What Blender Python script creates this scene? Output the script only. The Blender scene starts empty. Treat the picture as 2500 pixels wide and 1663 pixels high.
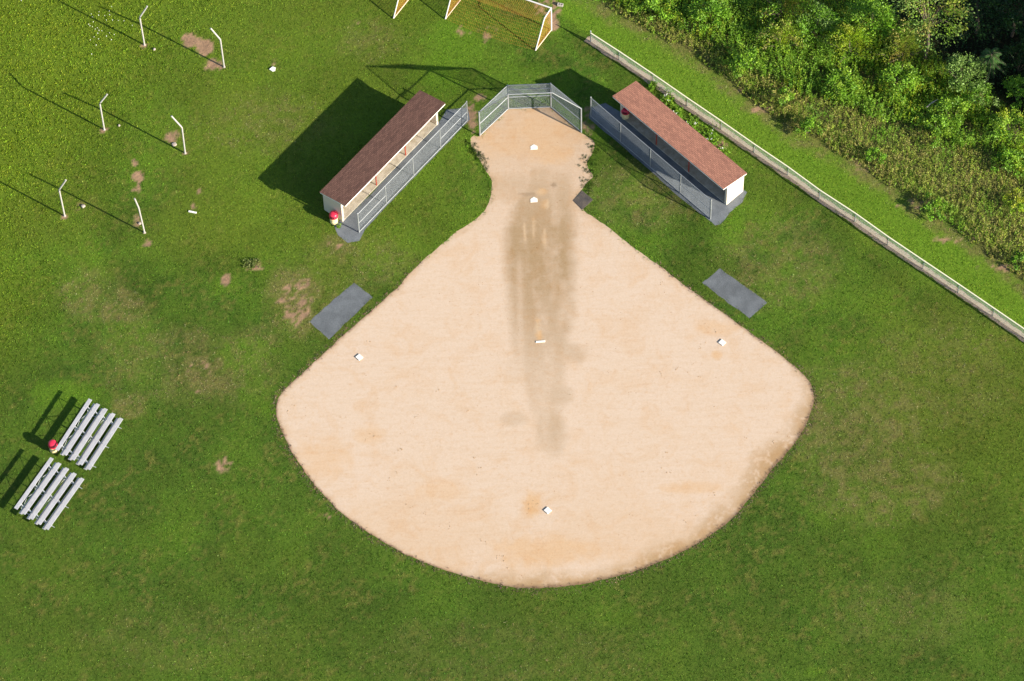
import bpy, math
import numpy as np
from mathutils import Vector, Matrix
from mathutils.geometry import delaunay_2d_cdt

rng = np.random.default_rng(11)
SC = bpy.context.scene
COL = SC.collection
A = np.array

# ------------------------------------------------------------------ camera
F_PX, W_PX, H_PX = 9378.0756, 2500.0, 1663.0
YAW, PITCH, ROLL = -0.0075466, 0.5475854, -0.0323811
CAM = A([-3.08694, -154.55872, 233.80881])
def _rz(t): return A([[math.cos(t), -math.sin(t), 0], [math.sin(t), math.cos(t), 0], [0, 0, 1]])
def _rx(t): return A([[1, 0, 0], [0, math.cos(t), -math.sin(t)], [0, math.sin(t), math.cos(t)]])
RM = _rz(YAW) @ _rx(PITCH) @ _rz(ROLL)
def G(px, py, z=0.0):
    """place on the ground (or on the level z) that the photo shows at px, py"""
    d = RM @ A([(px - W_PX / 2) / F_PX, -(py - H_PX / 2) / F_PX, -1.0])
    t = (z - CAM[2]) / d[2]
    return CAM + t * d
def survey(X, Y, Z=None):
    P = np.stack([X, Y, np.zeros_like(X) if Z is None else Z], -1) - CAM
    c = P @ RM
    return W_PX / 2 + F_PX * c[..., 0] / -c[..., 2], H_PX / 2 - F_PX * c[..., 1] / -c[..., 2]

# ------------------------------------------------------------------ noise
_T = np.random.default_rng(3).random((256, 256))
def vn(x, y, s, k=0):
    x = x / s + 17.3 * k + 1000; y = y / s + 9.1 * k + 1000
    i = np.floor(x).astype(int); j = np.floor(y).astype(int)
    f = x - i; g = y - j
    f = f * f * (3 - 2 * f); g = g * g * (3 - 2 * g)
    a = _T[i & 255, j & 255]; b = _T[(i + 1) & 255, j & 255]; c = _T[i & 255, (j + 1) & 255]; d = _T[(i + 1) & 255, (j + 1) & 255]
    return (a * (1 - f) + b * f) * (1 - g) + (c * (1 - f) + d * f) * g
def fbm(x, y, s, k=0, o=4):
    r = 0; w = 0; a = 1.0
    for q in range(o):
        r = r + a * vn(x, y, s / 2 ** q, k + q * 3); w += a; a *= .55
    return r / w
def sm(a, b, x):
    t = np.clip((x - a) / (b - a), 0, 1); return t * t * (3 - 2 * t)
def mixc(c, d, w): return c * (1 - w[..., None]) + A(d) * w[..., None]

# ------------------------------------------------------------------ polygons
def in_poly(x, y, P):
    r = np.zeros(x.shape, bool); n = len(P); j = n - 1
    for i in range(n):
        xi, yi = P[i]; xj, yj = P[j]
        if yi != yj:
            r ^= ((yi > y) != (yj > y)) & (x < (xj - xi) * (y - yi) / (yj - yi) + xi)
        j = i
    return r
def poly_dist(x, y, P):
    d = np.full(x.shape, 1e9); n = len(P)
    for i in range(n):
        a = A(P[i]); b = A(P[(i + 1) % n]); e = b - a; L = e @ e + 1e-12
        t = np.clip(((x - a[0]) * e[0] + (y - a[1]) * e[1]) / L, 0, 1)
        d = np.minimum(d, np.hypot(x - a[0] - t * e[0], y - a[1] - t * e[1]))
    return d
def px_poly(L): return [tuple(G(*p)[:2]) for p in L]
def densify(P, step, amp, k=0, smooth=True):
    P = [A(p) for p in P]; out = []
    n = len(P)
    for i in range(n):
        a, b = P[i], P[(i + 1) % n]
        m = max(1, int(np.linalg.norm(b - a) / step))
        for q in range(m):
            t = q / m
            if smooth:
                p0, p3 = P[i - 1], P[(i + 2) % n]
                pt = .5 * ((2 * a) + (b - p0) * t + (2 * p0 - 5 * a + 4 * b - p3) * t * t + (3 * a - p0 - 3 * b + p3) * t ** 3)
            else:
                pt = a + (b - a) * t
            out.append(pt)
    out = A(out)
    nx = fbm(out[:, 0], out[:, 1], .7, 30 + k) - .5; ny = fbm(out[:, 0], out[:, 1], .7, 50 + k) - .5
    return out + np.stack([nx, ny], -1) * 2 * amp

INFIELD_PX = [(1150, 340), (1158, 331), (1171, 331), (1207, 298), (1241, 267), (1292, 264), (1345, 263), (1384, 294), (1418, 323),
 (1440, 336), (1452, 350), (1447, 372), (1434, 398), (1441, 418), (1448, 431), (1436, 442), (1424, 458), (1412, 480), (1424, 512), (1450, 530), (1478, 549),
 (1540, 600), (1597, 640), (1699, 716), (1781, 775), (1852, 826), (1924, 882), (1968, 920), (1985, 956), (1982, 1002), (1954, 1063), (1883, 1150),
 (1791, 1262), (1709, 1323), (1607, 1374), (1485, 1413), (1368, 1433), (1252, 1434), (1130, 1405), (1038, 1374), (946, 1329), (849, 1265), (788, 1206),
 (722, 1120), (681, 1033), (675, 990), (691, 956), (747, 903), (819, 836), (890, 773), (966, 706), (1028, 640), (1120, 563), (1164, 533), (1192, 499),
 (1199, 472), (1200, 442), (1187, 419), (1171, 391), (1155, 366)]
INFIELD = densify(px_poly(INFIELD_PX), .12, .085, 1)
GRAVEL_L = densify(px_poly([(1142, 262), (1147, 292), (1080, 362), (1010, 434), (945, 503), (890, 562), (878, 588), (850, 594), (826, 574), (814, 549), (843, 532), (900, 480), (1000, 370), (1074, 296), (1090, 268)]), .2, .06, 2, False)
GRAVEL_R = densify(px_poly([(1442, 262), (1437, 288), (1512, 352), (1585, 414), (1656, 480), (1732, 539), (1746, 551), (1759, 548), (1782, 518), (1812, 494), (1824, 470), (1812, 459), (1775, 496), (1690, 430), (1600, 350), (1512, 272), (1478, 252)]), .2, .06, 4, False)
PAD_L = densify(px_poly([(864.5, 689.5), (910.4, 725.7), (803.3, 828.8), (754.8, 785.4)]), .12, .10, 6, False)
PAD_R = densify(px_poly([(1757.9, 655.3), (1874.2, 738.5), (1829.3, 777.8), (1714.5, 691)]), .12, .10, 8, False)
FENCE_PX = [(1442, 101.5), (1511, 146), (1593, 201), (1676.9, 259.4), (1760, 316), (1840.4, 372.2), (1922.5, 427.7), (1999.8, 484.4), (2086.6, 541), (2166.5, 598.2), (2252.8, 656.4), (2338.5, 714), (2423.5, 772.2)]
FENCE = [G(*p)[:2] for p in FENCE_PX]
for q in range(3): FENCE.append(FENCE[-1] + (FENCE[12] - FENCE[11]))
fd = (FENCE[12] - FENCE[0]); fd /= np.linalg.norm(fd); fn = A([-fd[1], fd[0]])          # fn points away from the field
STRIP = densify([tuple(FENCE[0] - fd * .4 - fn * .3)] + [tuple(p - fn * .26) for p in FENCE] + [tuple(p + fn * .30) for p in FENCE[::-1]] + [tuple(FENCE[0] - fd * .4 + fn * .3)], .2, .13, 10, False)
# edge of the mown strip: beyond it the weeds start
EDGE = A([G(*p)[:2] for p in [(1330, -75), (1453, 2), (1506, 34), (1612, 92), (1739, 171), (1850, 258), (1929, 318), (2088, 399), (2226, 494), (2353, 584), (2500, 686), (2700, 826)]])
ed = EDGE[-1] - EDGE[0]; ed /= np.linalg.norm(ed); en = A([-ed[1], ed[0]])
_et = (EDGE - EDGE[0]) @ ed; _eo = (EDGE - EDGE[0]) @ en
def edge_ts(X, Y):
    t = (X - EDGE[0][0]) * ed[0] + (Y - EDGE[0][1]) * ed[1]; s = (X - EDGE[0][0]) * en[0] + (Y - EDGE[0][1]) * en[1]
    return t, s - np.interp(t, _et, _eo)

# ------------------------------------------------------------------ colour of the ground
BARE = [(461, 100, 20, 17, 1.25), (501, 116, 20, 20, 1.25), (517, 158, 26, 16, .8), (540, 160, 14, 8, .9), (418, 336, 20, 24, .65), (452, 376, 6, 5, 1), (335, 431, 15, 12, 1.1), (336, 462, 14, 18, .6), (329, 396, 6, 12, .8),
 (335, 538, 20, 15, .7), (357, 594, 15, 12, .8), (487, 468, 6, 8, 1), (473, 507, 6, 15, .85), (552, 684, 14, 15, .95), (727, 736, 44, 62, .68), (690, 730, 18, 12, .6), (806, 592, 22, 12, .4), (828, 600, 6, 9, .9),
 (499, 898, 45, 20, .45), (283, 748, 26, 20, .35), (490, 943, 40, 22, .4), (322, 990, 34, 24, .4), (546, 1138, 26, 19, .75), (802, 1263, 26, 10, .5), (867, 62, 10, 12, .6), (1128, 82, 10, 9, .8), (1186, 92, 14, 16, .6), (1165, 70, 60, 16, .45),
 (1340, 15, 34, 40, .7), (1352, 55, 12, 24, .95), (1172, 240, 14, 10, .7), (1160, 118, 30, 10, .35), (156, 530, 9, 6, 1), (352, 112, 9, 6, .9), (254, 318, 10, 7, .9), (665, 152, 8, 8, .7), (1150, 285, 16, 40, .85), (1437, 300, 18, 42, .7), (1756, 355, 26, 14, .7),
 (1860, 268, 34, 12, .8), (1820, 225, 34, 14, .55), (2100, 408, 40, 12, .6), (2240, 498, 60, 12, .6), (2330, 585, 60, 12, .6), (2440, 655, 60, 12, .6), (615, 651, 26, 18, .55), (285, 30, 12, 8, .0), (2260, 1170, 70, 40, .22), (200, 503, 16, 14, .4), (285, 312, 14, 12, .3)]
BRIGHT = [(1110, 110, 90, 70, .9), (1075, 200, 50, 46, .8), (1400, 40, 60, 70, .6), (1370, 190, 60, 40, .5), (1240, 190, 120, 40, .5), (600, 870, 70, 55, .7), (700, 790, 40, 30, .5), (640, 960, 60, 60, .5), (560, 700, 60, 40, .25), (150, 960, 100, 40, .7), (1000, 410, 100, 90, .35), (1800, 545, 30, 26, .9),
 (1150, 370, 60, 40, .5), (2120, 1240, 150, 60, .4), (1960, 700, 120, 80, .35), (2050, 900, 160, 90, .25), (2000, 1260, 40, 30, .5), (1990, 1640, 30, 16, .6), (430, 1320, 90, 60, .3), (1740, 330, 34, 60, 1), (1655, 250, 20, 50, .8), (1500, 1500, 60, 40, .3), (870, 60, 60, 70, .2), (2150, 1330, 60, 60, .3)]
DRY = [(727, 736, 85, 100, .85), (500, 915, 95, 55, .85), (283, 748, 70, 50, .75), (230, 720, 90, 70, .6), (322, 990, 50, 34, .7), (430, 840, 120, 44, .35), (820, 610, 50, 40, .6), (640, 830, 60, 40, .4), (2050, 1010, 220, 130, .55), (2150, 1180, 200, 110, .5), (1900, 640, 160, 120, .35), (1560, 480, 140, 90, .4), (760, 740, 120, 110, .4), (880, 640, 160, 70, .3), (500, 900, 200, 100, .35), (640, 300, 180, 90, .3), (900, 100, 90, 60, .25), (2300, 900, 200, 160, .25), (330, 870, 120, 100, .25), (1230, 1600, 400, 100, .15), (2200, 1500, 200, 100, .2), (450, 1560, 300, 90, .15)]
def field(X, Y):
    """albedo of the sward, of the soil under it, bare share, dry share, rough share"""
    u, v = survey(X, Y)
    n1 = fbm(X, Y, 7, 1); n2 = fbm(X, Y, 1.8, 5); n3 = fbm(X, Y, .55, 9); n4 = fbm(X, Y, .28, 13)
    c_var = None
    c = np.empty(X.shape + (3,)); c[:] = (.102, .228, .015)
    c = mixc(c, (.050, .150, .011), sm(.40, .64, n2) * .7); n6 = fbm(X, Y, 3.6, 170, 3)
    c = c * (.80 + .44 * sm(.30, .70, n6))[..., None]; c = mixc(c, (.15, .30, .014), sm(.58, .74, n6) * .4)
    c = mixc(c, (.165, .255, .020), sm(.48, .75, n1) * .5)
    c = mixc(c, (.074, .166, .015), sm(650, 1150, v + .1 * np.abs(u - 1250)) * .55)
    rough = sm(820, 260, u + .72 * v + 260 * (n1 - .5))
    lane = fbm((X * .8 + Y * .6) * 2.2, (Y * .8 - X * .6) * .16, 1.5, 160) - .5; c = c * (1 + .28 * lane)[..., None]
    c = mixc(c, (.27, .265, .06), sm(.50, .72, n4) * (.12 + .45 * sm(.4, .65, n2)))
    c = mixc(c, (.20, .32, .014), rough * (.5 + .5 * n2))
    c = mixc(c, (.19, .25, .016), sm(1900, 2300, u) * sm(1500, 1000, v) * sm(500, 900, v) * .35)
    mid = sm(760, 560, v) * sm(300, 600, u) * sm(1400, 900, u)
    c = mixc(c, (.18, .29, .018), mid * .55)
    b = np.zeros(X.shape)
    for (x, y, rx, ry, s) in BRIGHT:
        d = ((u - x) / rx) ** 2 + ((v - y) / ry) ** 2
        b = np.maximum(b, s * sm(1.25, .1, d + 1.3 * (n2 - .5) + 1.6 * (n3 - .5)))
    c = mixc(c, (.15, .33, .016), b * (.55 + .6 * n3).clip(0, 1))
    t, s = edge_ts(X, Y)
    fs = (X - FENCE[0][0]) * fn[0] + (Y - FENCE[0][1]) * fn[1]
    strip = sm(.25, .6, fs) * sm(.3, -.6, s) * sm(-9, 2, t - 2)
    c = mixc(c, (.19, .385, .020), strip * (.8 + .4 * (n2 - .5)))
    dry = np.zeros(X.shape)
    for (x, y, rx, ry, k) in DRY:
        d = ((u - x) / rx) ** 2 + ((v - y) / ry) ** 2
        dry = np.maximum(dry, k * sm(1.3, .1, d + .8 * (n1 - .5)))
    dry = np.maximum(dry, .75 * sm(-1.3, -.2, s + 1.4 * (n2 - .5)) * sm(1.6, .6, s) * sm(-14, -6, t - 8) )
    dry = (dry * (.35 + 1.5 * sm(.35, .7, n3))).clip(0, 1)
    c = mixc(c, (.29, .265, .085), (dry * .75).clip(0, .62))
    bare = np.zeros(X.shape)
    for (x, y, rx, ry, k) in BARE:
        d = ((u - x) / rx) ** 2 + ((v - y) / ry) ** 2
        bare = np.maximum(bare, k * sm(1.9, .3, d + 1.6 * (n3 - .5)))
    bare = sm(.40, .62, bare.clip(0, 1) * .78 + (n4 - .5) * .95 + (n3 - .5) * .3) * (bare > .02)
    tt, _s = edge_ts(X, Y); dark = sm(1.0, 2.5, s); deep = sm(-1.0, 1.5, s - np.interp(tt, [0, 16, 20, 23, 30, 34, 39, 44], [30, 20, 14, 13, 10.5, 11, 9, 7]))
    soil = np.empty(X.shape + (3,)); soil[:] = (.31, .20, .125)
    soil = mixc(soil, (.20, .13, .085), sm(.4, .7, n3) * .6)
    under = mixc(c * .60, (.075, .062, .022), np.full(X.shape, .22))
    soil = soil * bare[..., None] + under * (1 - bare[..., None])
    soil = mixc(soil, (.125, .125, .04), dark * .85); soil = mixc(soil, (.016, .017, .008), deep)  # last mix paints the wood's deep shade into the soil as near-black
    return c, soil, bare, dry, rough, s, u, v

# ------------------------------------------------------------------ mesh helpers
class MB:
    def __init__(s): s.v = []; s.f = []
    def add(s, V, Fc):
        o = len(s.v); s.v += [tuple(map(float, p)) for p in V]; s.f += [tuple(i + o for i in f) for f in Fc]
    def hexa(s, c):           # 4 bottom + 4 top corners
        s.add(c, [(3, 2, 1, 0), (4, 5, 6, 7), (0, 1, 5, 4), (1, 2, 6, 5), (2, 3, 7, 6), (3, 0, 4, 7)])
    def tube(s, p0, p1, r, n=10, r1=None):
        s.pipe([p0, p1], r, n, r1)
    def pipe(s, P, r, n=10, r1=None):
        P = [A(p, float) for p in P]; rings = []
        for i, p in enumerate(P):
            d = P[min(i + 1, len(P) - 1)] - P[max(i - 1, 0)]; d = d / np.linalg.norm(d)
            h = A([0, 0, 1.]) if abs(d[2]) < .9 else A([1., 0, 0])
            a = np.cross(d, h); a /= np.linalg.norm(a); b = np.cross(d, a)
            rr = r if r1 is None else r + (r1 - r) * i / (len(P) - 1)
            rings += [p + rr * (a * math.cos(2 * math.pi * k / n) + b * math.sin(2 * math.pi * k / n)) for k in range(n)]
        m = len(P)
        Fc = [(i * n + k, i * n + (k + 1) % n, (i + 1) * n + (k + 1) % n, (i + 1) * n + k) for i in range(m - 1) for k in range(n)]
        Fc += [tuple(range(n))[::-1], tuple((m - 1) * n + k for k in range(n))]
        s.add(rings, Fc)
    def lathe(s, c, prof, n=28):
        V = []; m = len(prof)
        for (r, z) in prof: V += [(c[0] + r * math.cos(2 * math.pi * k / n), c[1] + r * math.sin(2 * math.pi * k / n), c[2] + z) for k in range(n)]
        Fc = [(i * n + k, i * n + (k + 1) % n, (i + 1) * n + (k + 1) % n, (i + 1) * n + k) for i in range(m - 1) for k in range(n)]
        Fc += [tuple(range(n))[::-1], tuple((m - 1) * n + k for k in range(n))]
        s.add(V, Fc)
    def wire(s, p, q, N, r):
        d = q - p; L = np.linalg.norm(d)
        if L < .01: return
        a = np.cross(d / L, N) * r; b = N * r * 1.1
        s.add([p + a, p - a, p + b, q + a, q - a, q + b], [(0, 1, 4, 3), (1, 2, 5, 4), (2, 0, 3, 5)])
    def chain(s, O, U, V, poly, pitch=.075, r=.0042, diag=True):
        O, U, V = A(O, float), A(U, float), A(V, float); U = U / np.linalg.norm(U); V = V / np.linalg.norm(V)
        N = np.cross(U, V); N /= np.linalg.norm(N); P = [A(p, float) for p in poly]
        q = math.sqrt(.5)
        for d in ((A([q, q]), A([q, -q])) if diag else (A([1., 0]), A([0, 1.]))):
            m = A([-d[1], d[0]]); c = [p @ m for p in P]
            k = min(c) + pitch * .5
            while k < max(c):
                ts = []
                for i in range(len(P)):
                    a, b = P[i], P[(i + 1) % len(P)]; ca, cb = a @ m - k, b @ m - k
                    if ca * cb < 0: w = a + (b - a) * (ca / (ca - cb)); ts.append(w @ d)
                if len(ts) >= 2:
                    e0 = m * k + d * min(ts); e1 = m * k + d * max(ts)
                    s.wire(O + U * e0[0] + V * e0[1], O + U * e1[0] + V * e1[1], N, r)
                k += pitch
def link(o, parent=None):
    COL.objects.link(o)
    if parent is not None: o.parent = parent
    return o
def base_of(parent):
    L = A([0., 0, 0])
    while parent is not None: L = L + A(parent.location); parent = parent.parent
    return L
def obj(name, mb, mat, parent=None, smooth=False, loc=None):
    me = bpy.data.meshes.new(name)
    off = base_of(parent) + (A(loc, float) if loc is not None else 0)
    me.from_pydata([tuple(A(v) - off) for v in mb.v], [], mb.f); me.update()
    me.materials.append(mat)
    if smooth:
        me.polygons.foreach_set('use_smooth', [True] * len(me.polygons)); me.set_sharp_from_angle(angle=math.radians(40))
    o = bpy.data.objects.new(name, me)
    if loc is not None: o.location = loc
    return link(o, parent)
def np_obj(name, V, Fi, k, mat, parent=None, colors=None):
    """V (n,3), Fi flat vertex indices of faces with k corners"""
    me = bpy.data.meshes.new(name); nf = len(Fi) // k
    V = V - base_of(parent)
    me.vertices.add(len(V)); me.vertices.foreach_set('co', np.ascontiguousarray(V, np.float32).ravel())
    me.loops.add(nf * k); me.loops.foreach_set('vertex_index', np.ascontiguousarray(Fi, np.int32))
    me.polygons.add(nf); me.polygons.foreach_set('loop_start', np.arange(0, nf * k, k, dtype=np.int32))
    me.update(calc_edges=True)
    if colors is not None:
        a = me.color_attributes.new('Col', 'FLOAT_COLOR', 'POINT')
        a.data.foreach_set('color', np.concatenate([colors, np.ones((len(V), 1))], 1).astype(np.float32).ravel())
    me.materials.append(mat)
    return link(bpy.data.objects.new(name, me), parent)
def tag(o, label=None, cat=None, group=None, kind=None):
    for k, v in (('label', label), ('category', cat), ('group', group), ('kind', kind)):
        if v: o[k] = v
    return o
def thing(name, label, cat, loc, group=None):
    o = bpy.data.objects.new(name, None); o.location = tuple(float(q) for q in loc); o.empty_display_size = .3
    link(o); return tag(o, label, cat, group)

# ------------------------------------------------------------------ materials
def mat(name, fn):
    m = bpy.data.materials.new(name); m.use_nodes = True
    nt = m.node_tree; nt.nodes.clear(); out = nt.nodes.new('ShaderNodeOutputMaterial')
    sh = fn(nt); nt.links.new(sh, out.inputs['Surface']); return m
class N:
    def __init__(s, nt): s.t = nt
    def n(s, kind, ins=None, **kw):
        x = s.t.nodes.new('ShaderNode' + kind)
        for k, v in kw.items(): setattr(x, k, v)
        for k, v in (ins or {}).items():
            if isinstance(v, bpy.types.NodeSocket): s.t.links.new(v, x.inputs[k])
            else: x.inputs[k].default_value = v
        return x
    def math(s, op, a, b=0.5, clamp=False):
        x = s.n('Math', {0: a, 1: b}, operation=op); x.use_clamp = clamp; return x.outputs[0]
    def mix(s, f, a, b, mode='MIX'):
        x = s.n('Mix', None, data_type='RGBA', blend_type=mode)
        for k, v in ((0, f), (6, a), (7, b)):
            if isinstance(v, bpy.types.NodeSocket): s.t.links.new(v, x.inputs[k])
            else: x.inputs[k].default_value = v if k == 0 else (tuple(v) + (1,))[:4]
        return x.outputs[2]
    def noise(s, vec, scale, detail=4, rough=.55, dist=0):
        return s.n('TexNoise', {'Vector': vec, 'Scale': scale, 'Detail': detail, 'Roughness': rough, 'Distortion': dist}).outputs['Fac']
    def ramp(s, f, a, b):
        return s.n('MapRange', {'Value': f, 'From Min': a, 'From Max': b}).outputs['Result']
    def bump(s, h, strength, dist):
        return s.n('Bump', {'Height': h, 'Strength': strength, 'Distance': dist}).outputs['Normal']
    def bsdf(s, col, rough=.8, spec=.25, normal=None, metal=0.0):
        i = {'Base Color': col if isinstance(col, bpy.types.NodeSocket) else tuple(col) + (1,), 'Roughness': rough, 'Specular IOR Level': spec, 'Metallic': metal}
        if normal is not None: i['Normal'] = normal
        return s.n('BsdfPrincipled', i).outputs[0]
def coords(k): return k.n('TexCoord').outputs['Object']
def m_ground(nt):
    k = N(nt); c = coords(k); col = k.n('Attribute', attribute_name='Col').outputs['Color']
    a = k.noise(c, 5, 6, .65); b = k.noise(c, 26, 4, .6)
    col = k.mix(k.ramp(a, .35, .7), k.mix(1, col, (.72, .74, .75), 'MULTIPLY'), k.mix(1, col, (1.22, 1.16, 1.1), 'MULTIPLY'))
    col = k.mix(k.ramp(b, .3, .7), k.mix(1, col, (.70, .74, .78), 'MULTIPLY'), k.mix(1, col, (1.25, 1.22, 1.15), 'MULTIPLY'))
    return k.bsdf(col, .95, .1, k.bump(k.math('ADD', a, b), .7, .05))
def m_leaf(spec=.25, trans=.30, rough=.55):
    def f(nt):
        k = N(nt); col = k.n('Attribute', attribute_name='Col').outputs['Color']
        d = k.bsdf(col, rough, spec)
        t = k.n('BsdfTranslucent', {'Color': k.mix(1, col, (1.0, 1.0, .55), 'MULTIPLY')}).outputs[0]
        return k.n('MixShader', {0: trans, 1: d, 2: t}).outputs[0]
    return f
def m_dirt(nt):
    k = N(nt); c = coords(k); col = k.n('Attribute', attribute_name='Col').outputs['Color']
    big = k.noise(c, .55, 7, .62, .8); midn = k.noise(c, 3.2, 6, .65, .4); fine = k.noise(c, 22, 4, .7)
    col = k.mix(k.ramp(big, .48, .72), col, k.mix(1, col, (.97, .90, .81), 'MULTIPLY'))
    col = k.mix(k.ramp(midn, .52, .72), col, k.mix(1, col, (.95, .89, .82), 'MULTIPLY'))
    dv = k.n('Mapping', {'Vector': c, 'Rotation': (0, 0, .35), 'Scale': (.35, 2.6, 1)}).outputs[0]; dg = k.noise(dv, 1.1, 5, .65, 1.2)
    col = k.mix(k.ramp(dg, .45, .75), col, k.mix(1, col, (.955, .925, .88), 'MULTIPLY'))
    g7 = k.noise(c, 7, 3, .6); col = k.mix(k.ramp(g7, .3, .7), k.mix(1, col, (.95, .94, .92), 'MULTIPLY'), k.mix(1, col, (1.04, 1.04, 1.03), 'MULTIPLY'))
    col = k.mix(k.ramp(fine, .3, .7), k.mix(1, col, (.93, .92, .90), 'MULTIPLY'), k.mix(1, col, (1.05, 1.05, 1.04), 'MULTIPLY'))
    vo = k.n('TexVoronoi', {'Vector': c, 'Scale': 3.4, 'Randomness': 1.0}).outputs['Distance']
    msk = k.ramp(k.noise(c, .8, 4, .7), .54, .64)
    spot = k.math('MULTIPLY', k.ramp(vo, .15, .08), msk, True)
    col = k.mix(k.math('MULTIPLY', spot, .75), col, k.mix(1, col, (.50, .34, .20), 'MULTIPLY'))
    h = k.math('ADD', midn, k.math('MULTIPLY', fine, .5)); h = k.math('SUBTRACT', h, k.math('MULTIPLY', spot, .5))
    return k.bsdf(col, .95, .08, k.bump(h, .35, .03))
def m_speck(c0, c1, scale=30, rough=.9, bump=.4, big=1.5, spec=.2, c2=None):
    def f(nt):
        k = N(nt); c = coords(k); a = k.noise(c, scale, 4, .7); b = k.noise(c, big, 5, .6, .3)
        col = k.mix(k.ramp(a, .3, .7), c0, c1)
        col = k.mix(k.ramp(b, .35, .75), col, k.mix(1, col, c2 or (.8, .8, .78), 'MULTIPLY'))
        return k.bsdf(col, rough, spec, k.bump(a, bump, .02))
    return f
def m_metal(col, rough=.45, metal=.6, var=.15):
    def f(nt):
        k = N(nt); c = coords(k); a = k.noise(c, 2.2, 6, .65)
        cc = k.mix(k.ramp(a, .3, .7), tuple(q * (1 - var) for q in col), tuple(min(1, q * (1 + var)) for q in col))
        return k.bsdf(cc, rough, .5, None, metal)
    return f
def m_paint(col, rough=.55, dirt=(.55, .5, .42), amt=.25, spec=.35):
    def f(nt):
        k = N(nt); c = coords(k); a = k.noise(c, 1.6, 7, .65, .5); b = k.noise(c, 9, 4, .6)
        cc = k.mix(k.math('MULTIPLY', k.ramp(a, .45, .8), amt), col, k.mix(1, tuple(col), dirt, 'MULTIPLY'))
        cc = k.mix(k.math('MULTIPLY', k.ramp(b, .5, .8), amt * .5), cc, k.mix(1, cc, (.85, .82, .78), 'MULTIPLY'))
        return k.bsdf(cc, rough, spec, k.bump(b, .1, .01))
    return f
def m_shingle(angle, c0, c1):
    def f(nt):
        k = N(nt); c = coords(k)
        v = k.n('Mapping', {'Vector': c, 'Rotation': (0, 0, -angle)}).outputs[0]
        br = k.n('TexBrick', {'Vector': v, 'Scale': 1.0, 'Brick Width': .32, 'Row Height': .135, 'Mortar Size': .014, 'Mortar Smooth': .2, 'Bias': 0.0,
                              'Color1': tuple(c0) + (1,), 'Color2': tuple(c1) + (1,), 'Mortar': tuple(q * .38 for q in c0) + (1,)})
        br.offset = .5
        a = k.noise(c, 60, 3, .7); b = k.noise(c, 2.2, 5, .6)
        col = k.mix(k.ramp(a, .3, .7), k.mix(1, br.outputs['Color'], (.85, .85, .85), 'MULTIPLY'), k.mix(1, br.outputs['Color'], (1.15, 1.15, 1.15), 'MULTIPLY'))
        col = k.mix(k.ramp(b, .4, .7), col, k.mix(1, col, (.88, .86, .88), 'MULTIPLY'))
        return k.bsdf(col, .9, .15, k.bump(k.math('SUBTRACT', a, br.outputs['Fac']), .5, .012))
    return f
M = {}
M['ground'] = mat('turf_soil', m_ground); M['grass'] = mat('grass_blade', m_leaf(.06, .30, .7)); M['leaf'] = mat('leaf', m_leaf(.3, .32, .5))
M['dirt'] = mat('infield_sand', m_dirt)
M['gravel'] = mat('stone_dust', m_speck((.10, .116, .128), (.185, .203, .22), 24, .95, .8, 1.1, .2, (.62, .63, .64)))
M['pad'] = mat('on_deck_gravel', m_speck((.082, .094, .102), (.170, .184, .194), 18, .95, .9, 1.0, .15, (.60, .60, .60)))
M['clod'] = mat('dry_clod', m_speck((.33, .22, .125), (.43, .30, .18), 16, .95, .5))
M['mulch'] = mat('bare_earth', m_speck((.27, .20, .145), (.44, .34, .25), 12, .95, .9, 2.5, .1))
M['concrete'] = mat('stained_concrete', m_speck((.36, .33, .27), (.50, .46, .38), 12, .9, .25, 2.4, .2, (.62, .58, .5)))
M['galv'] = mat('galvanised_steel', m_metal((.30, .32, .33), .5, .35)); M['wire'] = mat('galvanised_wire', m_metal((.21, .24, .26), .6, .2))
M['green_wire'] = mat('green_grey_wire', m_metal((.36, .43, .37), .6, .15)); M['green_post'] = mat('green_grey_post', m_metal((.22, .27, .26), .6, .2))
M['alu'] = mat('aluminium_plank', m_metal((.48, .478, .485), .5, .25, .1)); M['alu_dark'] = mat('aluminium_tube', m_metal((.45, .48, .50), .5, .3))
M['goalwhite'] = mat('goal_paint', m_paint((.60, .585, .56), .5, (.8, .72, .6), .35)); M['white'] = mat('white_paint', m_paint((.78, .77, .74), .5)); M['cream'] = mat('cream_block_paint', m_paint((.60, .53, .43), .75, (.7, .63, .55), .35))
M['white_rub'] = mat('white_rubber', m_paint((.68, .66, .60), .6, (.75, .65, .5), .45)); M['polegrey'] = mat('weathered_white_pole', m_paint((.36, .35, .33), .5, (.7, .66, .6), .5))
M['yellow'] = mat('pale_yellow_cap', m_paint((.74, .70, .50), .5, (.8, .8, .7), .3)); M['red'] = mat('red_plastic', m_paint((.55, .025, .06), .35, (.8, .7, .7), .25, .5))
M['darkred'] = mat('dark_opening', m_paint((.12, .01, .02), .7)); M['barrel'] = mat('cream_barrel', m_paint((.74, .62, .33), .5, (.75, .7, .6), .4))
M['redpost'] = mat('red_oxide_paint', m_paint((.34, .06, .035), .6, (.6, .5, .5), .5)); M['rubber'] = mat('black_rubber_mat', m_speck((.034, .033, .035), (.066, .061, .058), 14, .85, .4, 1.6, .2, (2.2, 1.9, 1.5)))
M['net'] = mat('orange_net', m_paint((.55, .30, .05), .8)); M['orange'] = mat('weathered_pink_pipe', m_paint((.66, .47, .36), .6)); M['bark'] = mat('bark', m_speck((.09, .07, .05), (.19, .15, .11), 14, .95, .8))
M['deadwood'] = mat('dead_wood', m_speck((.30, .27, .23), (.46, .42, .37), 12, .9, .5)); M['block'] = mat('cinder_block', m_speck((.36, .33, .30), (.52, .48, .44), 25, .95, .6))
M['stone'] = mat('pale_footing', m_speck((.30, .25, .21), (.44, .38, .33), 14, .95, .6)); M['petal'] = mat('white_petal', m_paint((.82, .82, .78), .7, (.9, .9, .8), .1))
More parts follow.
